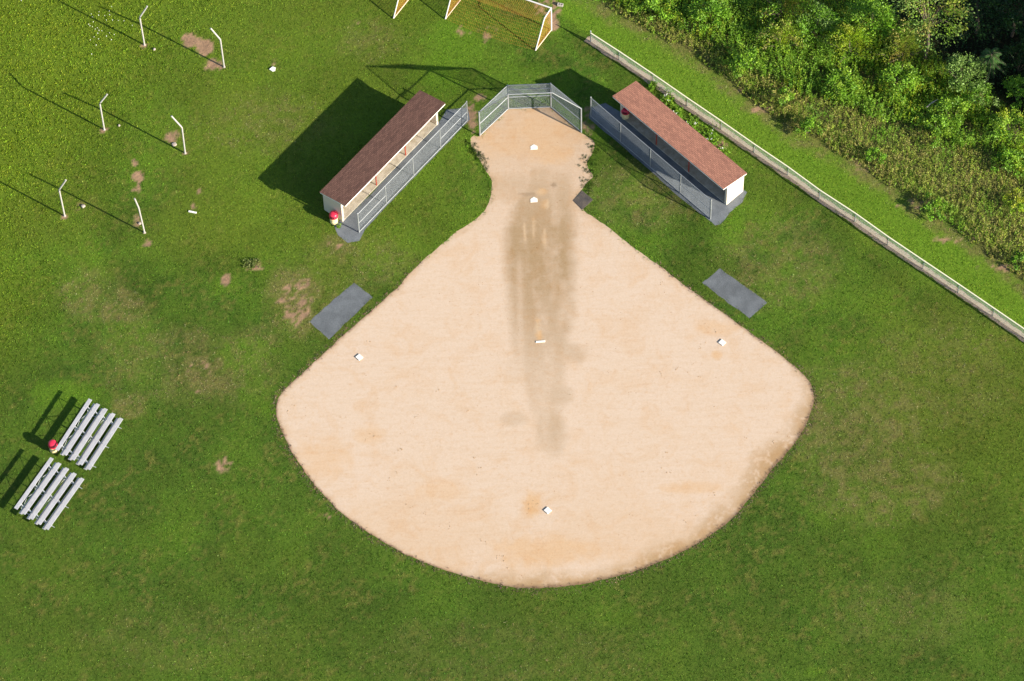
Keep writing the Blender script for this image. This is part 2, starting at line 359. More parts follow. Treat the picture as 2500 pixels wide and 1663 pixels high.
M['shade'] = mat('brown_underside', m_paint((.22, .17, .13), .8))

# ------------------------------------------------------------------ ground
def axis(a, b, h, far): return np.concatenate([[-900, -400, -200, -110, a - 24, a - 10], np.arange(a, b + h / 2, h), [b + 10, b + 24, 110, 200, 400, 900]])
gx = axis(-46, 46, .22, 0); gy = axis(-48, 30, .22, 0)
X, Y = np.meshgrid(gx, gy)
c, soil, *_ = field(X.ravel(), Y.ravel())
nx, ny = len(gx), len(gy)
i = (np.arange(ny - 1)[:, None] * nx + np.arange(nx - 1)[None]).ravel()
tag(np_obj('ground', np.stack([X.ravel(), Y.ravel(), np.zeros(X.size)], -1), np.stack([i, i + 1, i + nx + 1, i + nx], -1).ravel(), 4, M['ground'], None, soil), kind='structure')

def sheet(name, P, z, material, step=None, colf=None):
    P = A(P); pts = [Vector(p) for p in P]
    if step:
        xs = np.arange(P[:, 0].min(), P[:, 0].max(), step); ys = np.arange(P[:, 1].min(), P[:, 1].max(), step)
        gxx, gyy = np.meshgrid(xs, ys); gxx = gxx.ravel(); gyy = gyy.ravel()
        gxx = gxx + rng.uniform(-.2, .2, gxx.shape) * step
        k = in_poly(gxx, gyy, P); gxx, gyy = gxx[k], gyy[k]; k = poly_dist(gxx, gyy, P) > step * .5
        pts += [Vector((a, b)) for a, b in zip(gxx[k], gyy[k])]
    n = len(P)
    vs, es, fs, *_ = delaunay_2d_cdt(pts, [(q, (q + 1) % n) for q in range(n)], [list(range(n))], 1, 1e-5)
    V = A([(v.x, v.y, z) for v in vs])
    return tag(np_obj(name, V, A(fs).ravel(), 3, material, None, colf(V[:, 0], V[:, 1]) if colf else None), kind='structure')

def infield_col(X, Y):
    u, v = survey(X, Y); n2 = fbm(X, Y, 1.6, 40); n3 = fbm(X, Y, .5, 44); n1 = fbm(X, Y, 5, 47)
    c = np.empty(X.shape + (3,)); c[:] = (.488, .388, .302)
    c = mixc(c, (.415, .308, .216), sm(640, 330, v) * .8)
    c = mixc(c, (.46, .335, .225), sm(1050, 1350, v) * sm(.4, .65, n1) * .5)
    d = poly_dist(X, Y, INFIELD)
    low = np.maximum(sm(900, 1080, v + .2 * (u - 1800)) * sm(1350, 1650, u), sm(1300, 1420, v) * sm(1100, 1300, u))
    cr = np.abs(fbm(X, Y, .9, 140, 5) - .5) * 2                     # pale drying cracks
    wl = sm(.45 + 1.5 * low, .1, d + 1.8 * (n2 - .5) * low + .5 * (n3 - .5)) * (.30 + .6 * low)
    c = mixc(c, (.33, .222, .118), wl * (1 - .7 * low * sm(.09, .02, cr)))
    c = mixc(c, (.17, .115, .07), sm(.13 + .22 * low, .02, d + .22 * (n3 - .5)) * (.75 + .15 * low) * sm(600, 760, v))
    w = np.zeros(X.shape); st = (fbm(X * 2.2, Y * .35, 1.6, 120) - .5) * .55; n5 = fbm(X, Y, .9, 123) - .5
    def box(x0, x1, y0, y1, s, fx=20, fy=60):
        uu = u + 20 * n5 + 26 * st; vv = v + 90 * n5 + 40 * st
        return s * sm(x0 - fx, x0 + fx, uu) * sm(x1 + fx, x1 - fx, uu) * sm(y0 - fy, y0 + fy, vv) * sm(y1 + fy, y1 - fy, vv)
    vv = v + 30 * n5 + 50 * st; K = [400, 440, 500, 560, 640, 740, 830, 900, 980, 1060, 1100]
    cx = np.interp(vv, K, [1350, 1345, 1330, 1319, 1320, 1323, 1320, 1325, 1335, 1344, 1346]); hw = np.interp(vv, K, [40, 50, 72, 82, 82, 76, 68, 58, 44, 32, 26])
    it = np.interp(vv, K, [0, .4, .75, .97, 1, .85, .6, .38, .28, .22, 0])
    dx = np.abs(u + 14 * n5 + 16 * st - cx) / hw; w = it * sm(1.28, .74, dx)
    w = w * (1 - .45 * np.exp(-((u - 1268 - .02 * (v - 640)) / 9) ** 2) * sm(600, 660, v))
    for (x, y, rx, ry, s) in ((1397, 862, 34, 22, .42), (1357, 966, 34, 28, .42), (1345, 1050, 34, 54, .5), (1257, 1022, 30, 16, .3), (1285, 900, 60, 40, .15), (1250, 460, 60, 30, .35)):
        w = np.maximum(w, s * sm(2.2, .0, ((u - x) / rx) ** 2 + ((v - y) / ry) ** 2 + 1.6 * n5 + .6 * (n3 - .5)))
    w = w * (1 + 2.2 * st + .7 * (n3 - .5)).clip(.4, 1.15)
    c = mixc(c, (.308, .222, .134), w * .92)
    o = np.zeros(X.shape)
    for (x, y, rx, ry, s) in ((1299, 1232, 26, 30, 1), (1317, 820, 9, 12, 1), (1313, 783, 6, 6, .8), (1750, 866, 14, 12, .8), (1340, 372, 60, 30, .6), (1320, 330, 90, 60, .5), (1750, 800, 60, 20, .55), (1323, 468, 14, 8, .8), (1330, 500, 10, 14, .6), (1690, 1190, 80, 16, .55), (1330, 1345, 130, 40, .6), (1080, 1200, 60, 30, .45), (790, 1120, 80, 50, .45), (900, 1060, 40, 25, .5), (1250, 350, 90, 40, .4)):
        o = np.maximum(o, s * sm(1.5, .1, ((u - x) / rx) ** 2 + ((v - y) / ry) ** 2 + 1.6 * (n3 - .5)))
    c = mixc(c, (.47, .295, .145), o * .75); q = np.zeros(X.shape)
    for (x, y, rx, ry, s) in ((1281, 568, 4, 26, .7), (1303, 556, 5, 30, .6), (1329, 582, 5, 26, .7), (1336, 498, 5, 14, .7), (1313, 800, 6, 20, .6), (1318, 470, 12, 8, .5), (1352, 452, 8, 6, -.6), (1290, 474, 26, 5, -.4)):
        q = q + s * sm(1.3, .2, ((u - x) / rx) ** 2 + ((v - y) / ry) ** 2)
    c = mixc(c, (.46, .34, .22), q.clip(0, 1)); return mixc(c, (.17, .12, .075), (-q).clip(0, 1))
sheet('infield_dirt', INFIELD, .005, M['dirt'], .16, infield_col)
sheet('dugout_gravel', GRAVEL_L, .007, M['gravel']); sheet('dugout_gravel', GRAVEL_R, .007, M['gravel'])
sheet('on_deck_pad', PAD_L, .006, M['pad']); sheet('on_deck_pad', PAD_R, .006, M['pad'])
sheet('fence_dirt_strip', STRIP, .004, M['mulch'])

# ------------------------------------------------------------------ dugouts
def slabpoly(mb, w, a0, a1, b0, b1, z0, z1):
    mb.hexa([w(a0, b0, z0), w(a1, b0, z0), w(a1, b1, z0), w(a0, b1, z0), w(a0, b0, z1), w(a1, b0, z1), w(a1, b1, z1), w(a0, b1, z1)])
def dugout(O, a, b, L, label, c0, c1):
    D = 2.42
    a = A(a) / np.linalg.norm(a); b = A(b) / np.linalg.norm(b)
    w = lambda p, q, z: A([O[0] + a[0] * p + b[0] * q, O[1] + a[1] * p + b[1] * q, z])
    zr = lambda q: 3.0 - .5 * q / D
    t = thing('dugout', label, 'dugout', tuple(w(L / 2, D / 2, 0)))
    def sloped(a0, a1, b0, b1, lo, hi):
        mb = MB(); mb.hexa([w(a0, b0, zr(b0) + lo), w(a1, b0, zr(b0) + lo), w(a1, b1, zr(b1) + lo), w(a0, b1, zr(b1) + lo), w(a0, b0, zr(b0) + hi), w(a1, b0, zr(b0) + hi), w(a1, b1, zr(b1) + hi), w(a0, b1, zr(b1) + hi)]); return mb
    rf = obj('roof', sloped(-.03, L + .03, -.03, D + .03, -.012, .02), mat('roof_shingles', m_shingle(math.atan2(a[1], a[0]), c0, c1)), t)
    mb = sloped(.02, L - .02, .02, D - .02, -.11, -.014); obj('roof_deck', mb, M['shade'], rf)
    mb = MB()
    for q in (sloped(0, L, 0, .035, -.17, -.013), sloped(0, L, D - .035, D, -.17, -.013), sloped(0, .035, .037, D - .037, -.17, -.013), sloped(L - .035, L, .037, D - .037, -.17, -.013)): mb.add(q.v, q.f)
    obj('fascia', mb, M['white'], rf)
    for a0 in (.18, L - .38):
        mb = MB(); b0, b1 = .62, D - .06
        mb.hexa([w(a0, b0, 0), w(a0 + .2, b0, 0), w(a0 + .2, b1, 0), w(a0, b1, 0), w(a0, b0, zr(b0) - .113), w(a0 + .2, b0, zr(b0) - .113), w(a0 + .2, b1, zr(b1) - .113), w(a0, b1, zr(b1) - .113)])
        obj('side_wall', mb, M['cream'], t)
    mb = MB(); b0, b1 = D - .26, D - .06
    mb.hexa([w(.383, b0, 0), w(L - .383, b0, 0), w(L - .383, b1, 0), w(.383, b1, 0), w(.383, b0, zr(b0) - .114), w(L - .383, b0, zr(b0) - .114), w(L - .383, b1, zr(b1) - .114), w(.383, b1, zr(b1) - .114)])
    obj('rear_wall', mb, M['cream'], t)
    mb = MB(); slabpoly(mb, w, .383, L - .383, .63, D - .263, 0, .1); obj('floor_slab', mb, M['concrete'], t)
    mb = MB(); mb.hexa([w(.383, .66, zr(.66) - .30), w(L - .383, .66, zr(.66) - .30), w(L - .383, .76, zr(.76) - .30), w(.383, .76, zr(.76) - .30), w(.383, .66, zr(.66) - .113), w(L - .383, .66, zr(.66) - .113), w(L - .383, .76, zr(.76) - .113), w(.383, .76, zr(.76) - .113)])
    obj('front_beam', mb, M['shade'], t)
    for p in (L * .34, L * .635):
        mb = MB(); mb.tube(w(p, .71, .1), w(p, .71, zr(.71) - .298), .05, 12); obj('post', mb, M['redpost'], t, True)
    return w
RA = A([.6655, -.7464]); RB = A([.7464, .6655]); LA = A([-.6525, -.7578]); LB = A([-.7578, .6525])
wR = dugout((6.08, 6.76), RA, RB, 11.36, 'long dugout with sunlit reddish shingle roof beside the yellow topped fence', (.345, .165, .113), (.245, .118, .083))
wL = dugout((-6.20, 6.71), LA, LB, 11.36, 'long dugout with shingle roof darkened for grazing sun, casting a big shadow on the grass', (.235, .122, .085), (.155, .081, .058))  # same shingles as the other roof, colours darkened to paint the grazing sun

# ------------------------------------------------------------------ chain link fences in front of the dugouts
def v3(p, z): return A([p[0], p[1], z])
def dugout_fence(p0, p1, label):
    p0, p1 = A(p0), A(p1); d = p1 - p0; L = np.linalg.norm(d); d /= L; Hh = 2.42
    t = thing('dugout_fence', label, 'chain-link fence', v3((p0 + p1) / 2, 0), 'chain-link fences in front of the dugouts')
    P = [p0 + d * L * q / 4 for q in range(5)]
    for q, p in enumerate(P):
        mb = MB(); e = q in (0, 4); mb.tube(v3(p, 0), v3(p, Hh + (.07 if e else .02)), .045 if e else .034, 12)
        if e: mb.lathe(v3(p, Hh + .07), [(.05, 0), (.05, .03), (.03, .06), (.005, .07)], 12)
        obj('post', mb, M['galv'], t, True)
    for nm, z, q0, q1 in (('top_rail', Hh, 0, 4), ('bottom_rail', .07, 0, 4), ('mid_rail', 1.2, 0, 1), ('mid_rail', 1.2, 3, 4)):
        mb = MB(); mb.tube(v3(P[q0] + d * .05, z), v3(P[q1] - d * .05, z), .026, 10); obj(nm, mb, M['galv'], t, True)
    mb = MB(); mb.chain(v3(p0, .06), (d[0], d[1], 0), (0, 0, 1), [(0, 0), (L, 0), (L, Hh - .06), (0, Hh - .06)], .07, .0042); obj('chain_link_mesh', mb, M['wire'], t)
dugout_fence((-4.63, 7.15), (-12.77, -2.31), 'tall chain-link fence in front of the dark roofed dugout')
dugout_fence((4.49, 7.10), (12.75, -2.32), 'tall chain-link fence in front of the reddish roofed dugout')

# ------------------------------------------------------------------ backstop
def backstop():
    FL, FR, BL, BR = A([-3.75, 5.77]), A([3.72, 5.73]), A([-1.58, 8.06]), A([1.58, 8.06]); Hh = 3.06
    TL, TR = A([-1.6, 5.45, 5.62]), A([1.6, 5.45, 5.62])
    t = thing('backstop', 'three sided chain-link backstop with a forward leaning hood behind home plate', 'backstop', (0, 7, 0))
    for p in (FL, FR, BL, BR):
        mb = MB(); mb.tube(v3(p, 0), v3(p, Hh + .03), .055, 14); obj('post', mb, M['galv'], t, True)
    for (p, q) in ((FL, BL), (BL, BR), (BR, FR)):
        d = (q - p) / np.linalg.norm(q - p); L = np.linalg.norm(q - p)
        for nm, z in (('top_rail', Hh), ('mid_rail', 1.55), ('bottom_rail', .08)):
            mb = MB(); mb.tube(v3(p + d * .06, z), v3(q - d * .06, z), .034, 12); obj(nm, mb, M['galv'], t, True)
        mb = MB(); mb.chain(v3(p, .08), (d[0], d[1], 0), (0, 0, 1), [(0, 0), (L, 0), (L, Hh - .08), (0, Hh - .08)], .07, .0040); obj('chain_link_mesh', mb, M['wire'], t)
    hood = MB(); hood.tube(TL, TR, .036, 12); hood = obj('hood_rail', hood, M['galv'], t, True)
    for (p, q) in ((v3(BL, Hh), TL), (v3(BR, Hh), TR), (v3(FL, Hh), TL), (v3(FR, Hh), TR), ((v3(BL, Hh) + TL) / 2, (v3(BR, Hh) + TR) / 2)):
        mb = MB(); mb.tube(p, q, .032, 10); obj('hood_rail', mb, M['galv'], t, True)
    def panel(P):
        P = [A(p, float) for p in P]; U = P[1] - P[0]; U /= np.linalg.norm(U); Nn = np.cross(U, P[2] - P[0]); V = np.cross(Nn, U); V /= np.linalg.norm(V)
        mb = MB(); mb.chain(P[0], U, V, [((p - P[0]) @ U, (p - P[0]) @ V) for p in P], .07, .0040); obj('chain_link_mesh', mb, M['wire'], t)
    panel([v3(BL, Hh), v3(BR, Hh), TR, TL]); panel([v3(FL, Hh), v3(BL, Hh), TL]); panel([v3(BR, Hh), v3(FR, Hh), TR])
backstop()

# ------------------------------------------------------------------ long fence with the yellow cap
def long_fence():
    t = thing('field_fence', 'low chain-link fence with a pale yellow top cap along the weedy edge of the field', 'fence', v3(FENCE[4], 0))
    Hh = 1.06
    for q, p in enumerate(FENCE):
        mb = MB(); e = q == 0; mb.tube(v3(p, 0), v3(p, Hh + (.25 if e else -.04)), .042 if e else .028, 12)
        if e: mb.lathe(v3(p, Hh + .25), [(.05, 0), (.05, .03), (.02, .06)], 12)
        obj('post', mb, M['galv'] if e else M['green_post'], t, True)
    mb = MB(); mb.pipe([v3(p, Hh) for p in FENCE], .055, 12); obj('top_cap', mb, M['yellow'], t, True)
    mb = MB()
    for p, q in zip(FENCE[:-1], FENCE[1:]):
        L = np.linalg.norm(q - p); d = (q - p) / L
        mb.chain(v3(p, .03), (d[0], d[1], 0), (0, 0, 1), [(0, 0), (L, 0), (L, Hh - .05), (0, Hh - .05)], .075, .0052)
    obj('chain_link_mesh', mb, M['green_wire'], t)
long_fence()

# ------------------------------------------------------------------ bent batting cage poles
def pole(base, tip, zb, label, tilt=(0, 0)):
    base = A(base); t = thing('bent_pole', label, 'pole', v3(base, 0), 'bent poles of an old batting cage')
    r = .062; bend = A([base[0] + tilt[0], base[1] + tilt[1], zb]); tip = A(tip)
    d0 = bend - v3(base, 0); d0 /= np.linalg.norm(d0); d1 = tip - bend; d1 /= np.linalg.norm(d1)
    mb = MB(); mb.pipe([v3(base, 0), bend - d0 * .14, bend - d0 * .04 + d1 * .01, bend + d1 * .1 + d0 * .0, tip], r, 14); obj('shaft', mb, M['polegrey'], t, True)
    mb = MB(); mb.lathe(v3(base, -.02), [(.12, 0), (.11, .03), (.08, .04)], 16); obj('footing', mb, M['stone'], t, True)
pole((-28.62, 15.19), (-27.97, 15.40, 4.55), 3.42, 'bent pole with its top leaning right, farthest back at the top edge', (-.02, .05))
pole((-22.64, 12.88), (-23.26, 13.05, 4.72), 3.50, 'bent pole with its top leaning left, beside the two bare red soil patches')
pole((-31.48, 7.62), (-30.82, 7.83, 4.20), 3.36, 'bent pole with its top leaning right, middle one of its row of three', (.03, .02))
pole((-25.48, 5.24), (-26.08, 5.42, 4.60), 3.34, 'bent pole with its top leaning left, standing by the round pale footing stone', (.06, 0))
pole((-34.22, 0.12), (-33.60, 0.20, 4.55), 3.45, 'bent pole with its top leaning right, nearest one of its row to the bleachers')
pole((-28.37, -1.60), (-28.64, -1.60, 4.50), 3.30, 'pole that looks straight from here, nearest to the white pitching strip in the grass', (-.10, .0))

# ------------------------------------------------------------------ bleachers
def bleacher(P, u, label):
    u = A(u) / np.linalg.norm(u); v = A([u[1], -u[0]])
    w = lambda s, q, z: A([P[0] + u[0] * s + v[0] * q, P[1] + u[1] * s + v[1] * q, z])
    L = 4.62; t = thing('bleacher', label, 'bleacher', w(L / 2, 1.3, 0), 'aluminium bleachers')
    def plank(nm, q0, q1, z):
        mb = MB(); mb.hexa([w(0, q0, z - .04), w(L, q0, z - .04), w(L, q1, z - .04), w(0, q1, z - .04), w(0, q0, z - .004), w(L, q0, z - .004), w(L, q1, z - .004), w(0, q1, z - .004)])
        for k in range(5):                 # ribs of the extruded top
            a0 = q0 + (q1 - q0) * (k + .12) / 5; a1 = q0 + (q1 - q0) * (k + .88) / 5
            mb.hexa([w(.0, a0, z - .004), w(L, a0, z - .004), w(L, a1, z - .004), w(.0, a1, z - .004), w(.0, a0, z), w(L, a0, z), w(L, a1, z), w(.0, a1, z)])
        obj(nm, mb, M['alu'], t)
    zs = [.43 + .2 * k for k in range(5)]
    for k in range(5):
        plank('seat_plank', .61 * k, .61 * k + .28, zs[k])
        if k < 4: plank('foot_plank', .61 * k + .30, .61 * k + .55, zs[k] - .235)
    for s in (.55, L / 2, L - .55):
        mb = MB()
        mb.tube(w(s, -.12, .03), w(s, 2.62, .03), .025, 8); mb.tube(w(s, .05, .03), w(s, 2.55, zs[4] - .26), .025, 8); mb.tube(w(s, 2.58, .03), w(s, 2.58, zs[4] - .05), .025, 8)
        mb.tube(w(s, 1.35, .03), w(s, 1.35, zs[2] - .25), .022, 8)
        for k in range(5):
            mb.tube(w(s, .61 * k + .13, max(.03, zs[k] - .42)), w(s, .61 * k + .13, zs[k] - .04), .022, 8)
            if k < 4: mb.tube(w(s, .61 * k + .12, zs[k] - .275), w(s, .61 * (k + 1) + .10, zs[k] - .275), .02, 8); mb.tube(w(s, .61 * k + .5, zs[k] - .27), w(s, .61 * (k + 1) + .06, zs[k + 1] - .06), .018, 8)
        obj('support_frame', mb, M['alu_dark'], t, True)
    for s0, s1 in ((.55, L / 2), (L / 2, L - .55)):
        mb = MB(); mb.tube(w(s0, 2.60, .06), w(s1, 2.60, zs[4] - .1), .016, 8); mb.tube(w(s0, 2.64, zs[4] - .1), w(s1, 2.64, .06), .016, 8)
        mb.tube(w(s0, 1.37, .06), w(s1, 1.37, zs[2] - .3), .014, 8); obj('cross_brace', mb, M['alu_dark'], t, True)
bleacher((-29.60, -17.47), (-.488, -.873), 'five row aluminium bleacher with a red lidded trash can at its corner')
bleacher((-32.23, -22.21), (-.522, -.853), 'five row aluminium bleacher nearest the lower left corner, no can beside it')

# ------------------------------------------------------------------ trash cans
def can(p, az, label, z0=0.0):
    t = thing('trash_can', label, 'trash can', v3(p, z0), 'barrel trash cans with domed lids')
    c = v3(p, z0)
    mb = MB(); mb.lathe(c, [(.265, .0), (.285, .02), (.29, .25), (.300, .27), (.29, .29), (.292, .55), (.302, .57), (.292, .59), (.295, .80), (.30, .82)], 32); obj('barrel', mb, M['barrel'], t, True)
    mb = MB(); mb.lathe(c, [(.305, .70), (.335, .705), (.335, .80), (.325, .92), (.29, 1.03), (.235, 1.09), (.12, 1.12), (.01, 1.125)], 32); lid = obj('lid', mb, M['red'], t, True)
    d = A([math.cos(az), math.sin(az)]); s = A([-d[1], d[0]])
    mb = MB(); f = []
    for z, r, hw in ((.82, .338, .17), (.95, .327, .165), (1.02, .302, .15)):
        f += [v3(p + d * r - s * hw * .0, z0 + z) - A([*(s * hw), 0]) - A([*(d * .03), 0]), v3(p + d * (r + .012), z0 + z), v3(p + d * r, z0 + z) + A([*(s * hw), 0]) - A([*(d * .03), 0])]
    mb.add(f, [(0, 1, 4, 3), (1, 2, 5, 4), (3, 4, 7, 6), (4, 5, 8, 7)]); obj('flap', mb, M['darkred'], lid)
can(A([-14.58, -1.28]), -1.9, 'red lidded cream trash can standing at the corner of the dark roofed dugout')
can(A([-34.46, -19.55]), -1.0, 'red lidded cream trash can standing behind the corner of a bleacher')
can(A([7.05, 6.95]), -1.9, 'red lidded cream trash can in the shade under the reddish roof')

# ------------------------------------------------------------------ bases, plates, mats
def flat(name, P, z0, z1, m, label, cat, group=None, inset=.015):
    P = [A(p) for p in P]; c = sum(P) / len(P); n = len(P)
    if sum(P[q][0] * P[(q + 1) % n][1] - P[(q + 1) % n][0] * P[q][1] for q in range(n)) < 0: P = P[::-1]
    mb = MB(); V = [v3(p, z0) for p in P] + [v3(p, z1 - .012) for p in P] + [v3(p + (c - p) / np.linalg.norm(c - p) * inset, z1) for p in P]
    mb.add(V, [tuple(range(n))[::-1]] + [(q, (q + 1) % n, n + (q + 1) % n, n + q) for q in range(n)] + [(n + q, n + (q + 1) % n, 2 * n + (q + 1) % n, 2 * n + q) for q in range(n)] + [tuple(range(2 * n, 3 * n))])
    return tag(obj(name, mb, m, None, False, v3(c, 0)), label, cat, group)
def sq(c, h, ang): return [A(c) + h * A([math.cos(ang + k * math.pi / 2 + math.pi / 4), math.sin(ang + k * math.pi / 2 + math.pi / 4)]) * math.sqrt(2) for k in range(4)]
PL = A([(-.26, -.19), (.26, -.17), (.25, .12), (.0, .29), (-.27, .10)])
flat('home_plate', [G(1303.6, 489)[:2] + q for q in PL], .004, .03, M['white_rub'], 'white home plate with dark scuffs, in front of the wet drag mark', 'home plate', 'home plates')
flat('home_plate', [G(1303.6, 360.5)[:2] + q for q in PL], .004, .03, M['white_rub'], 'clean white home plate nearer to the backstop', 'home plate', 'home plates')
flat('pitching_rubber', [G(1319.5, 834.5)[:2] + A(q) for q in ((-.34, -.09), (.34, -.05), (.34, .09), (-.34, .05))], .004, .05, M['white_rub'], 'white pitching rubber lying across the middle of the infield', 'pitching rubber')
BS = 'white square bases on the dirt'
flat('base', sq(G(877, 873)[:2], .195, .72), .004, .085, M['white_rub'], 'white base on the left side of the infield, below a grey pad', 'base', BS)
flat('base', sq(G(1763, 837)[:2], .195, .80), .004, .085, M['white_rub'], 'white base on the right side of the infield, below a grey pad', 'base', BS)
flat('base', sq(G(1337, 1247)[:2], .195, .72), .004, .085, M['white_rub'], 'white base beside the orange dug up patch, lowest on the infield', 'base', BS)
flat('rubber_mat', [G(*q)[:2] for q in ((1398.9, 490.6), (1420.9, 512.6), (1447.9, 488.2), (1420.9, 465.2))], .008, .035, M['rubber'], 'black square rubber mat on the edge of dirt and grass', 'mat')
flat('white_plate', [G(665, 170)[:2] + A(q) for q in ((-.24, -.02), (.0, -.2), (.2, -.16), (.24, .12), (.02, .22))], .03, .1, M['white'], 'white plate lying alone in the grass above the big shadow', 'plate')
flat('white_strip', [G(470, 519)[:2] + A(q) for q in ((-.30, .04), (.27, -.13), (.30, -.02), (-.27, .15))], .02, .09, M['white'], 'short white strip lying in the grass below a bare streak', 'strip')

def rock(p, r, label, h=.12, group=None, k=0):
    g = np.random.default_rng(100 + k); mb = MB(); n = 12; c = v3(p, 0)
    prof = [(1.0, 0), (1.02, .35), (.9, .75), (.55, .98), (.05, 1.0)]; jit = 1 + g.uniform(-.18, .18, n)
    V = [(c[0] + r * a * jit[q] * math.cos(2 * math.pi * q / n), c[1] + r * a * jit[q] * math.sin(2 * math.pi * q / n), z * h) for a, z in prof for q in range(n)]
    mb.add(V, [(i * n + q, i * n + (q + 1) % n, (i + 1) * n + (q + 1) % n, (i + 1) * n + q) for i in range(4) for q in range(n)] + [tuple(4 * n + q for q in range(n))])
    tag(obj('footing_stone', mb, M['stone'], None, True, c), label, 'stone', group)
FS = 'pale stones by the bent poles'
rock(G(425.5, 353)[:2], .17, 'round pale footing stone on a bare patch by a left leaning bent pole', .1, FS, 1)
rock(G(377, 121)[:2], .10, 'small grey stone in the grass near the farthest bent pole', .12, FS, 2)
rock(G(291, 307)[:2], .09, 'small stone in the grass between the two middle bent poles', .12, FS, 3)
rock(G(203, 504)[:2], .15, 'pale stone crossed by the shadow of the straight looking pole', .13, FS, 4)
rock(G(341, 546)[:2], .11, 'pale stone on a bare ring right behind the straight looking pole', .1, FS, 5)

# crumbs of dry soil on the infield
def clods():
    g = np.random.default_rng(8); L = []
    for x, y in ((510, 385), (487, 543), (645, 600), (125, 715), (145, 690), (380, 745), (520, 820), (500, 850), (535, 835), (655, 900), (630, 910), (660, 890), (640, 1005), (610, 1040), (690, 1160), (715, 1175), (770, 1200), (850, 1260), (890, 1268), (1045, 1330), (1070, 1342), (1130, 1410), (1160, 1412), (1170, 1460), (980, 710), (995, 640), (835, 610), (735, 740), (720, 770), (1015, 935), (1045, 980), (1030, 1015)): L.append((640 + x / 1.96, 640 + y / 1.96))
    for x, y in ((735, 100), (755, 150), (940, 295), (950, 322), (995, 330), (935, 385), (920, 415), (820, 500), (805, 517), (885, 490), (875, 535), (915, 545), (735, 530), (985, 690), (760, 915), (735, 985), (770, 998), (1265, 865), (1140, 845), (905, 1205), (850, 1240), (990, 1110), (210, 630), (285, 630), (240, 650), (100, 1160), (125, 1150), (110, 1180), (140, 1165)): L.append((1240 + x / 1.96, 640 + y / 1.96))
    mb = MB()
    for (x, y) in L:
        for q in range(g.integers(1, 5)):
            p = G(x + g.normal(0, 3.2), y + g.normal(0, 2.6)); r = g.uniform(.02, .055); n = 6; V = []
            for a, z in ((1.0, .004), (.85, r * .35), (.3, r * .6)): V += [(p[0] + r * a * g.uniform(.7, 1.2) * math.cos(k * math.pi / 3), p[1] + r * a * g.uniform(.7, 1.2) * math.sin(k * math.pi / 3), z) for k in range(n)]
            mb.add(V, [(i * n + k, i * n + (k + 1) % n, (i + 1) * n + (k + 1) % n, (i + 1) * n + k) for i in range(2) for k in range(n)] + [tuple(12 + k for k in range(n))])
    tag(obj('clods', mb, M['clod']), 'small brown clods scattered over the pale infield dirt', 'clods', None, 'stuff')
clods()

# cinder block behind the goal
def cinder(p, ang):
    c = v3(p, 0); d = A([math.cos(ang), math.sin(ang), 0]); e = A([-d[1], d[0], 0]); z = A([0, 0, 1.])
    mb = MB(); L, W, Hh = .42, .2, .2
    def bx(a0, a1, b0, b1): mb.hexa([c + d * a0 + e * b0, c + d * a1 + e * b0, c + d * a1 + e * b1, c + d * a0 + e * b1, c + d * a0 + e * b0 + z * Hh, c + d * a1 + e * b0 + z * Hh, c + d * a1 + e * b1 + z * Hh, c + d * a0 + e * b1 + z * Hh])
    bx(-L / 2, L / 2, -W / 2, -W / 2 + .035); bx(-L / 2, L / 2, W / 2 - .035, W / 2)
    for a in (-L / 2, -.02, L / 2 - .04): bx(a, a + .04, -W / 2 + .036, W / 2 - .036)
    tag(obj('cinder_block', mb, M['block'], None, False, c), 'grey two hole cinder block behind the soccer goal post', 'cinder block')
cinder(G(1368, 14)[:2], -.25)

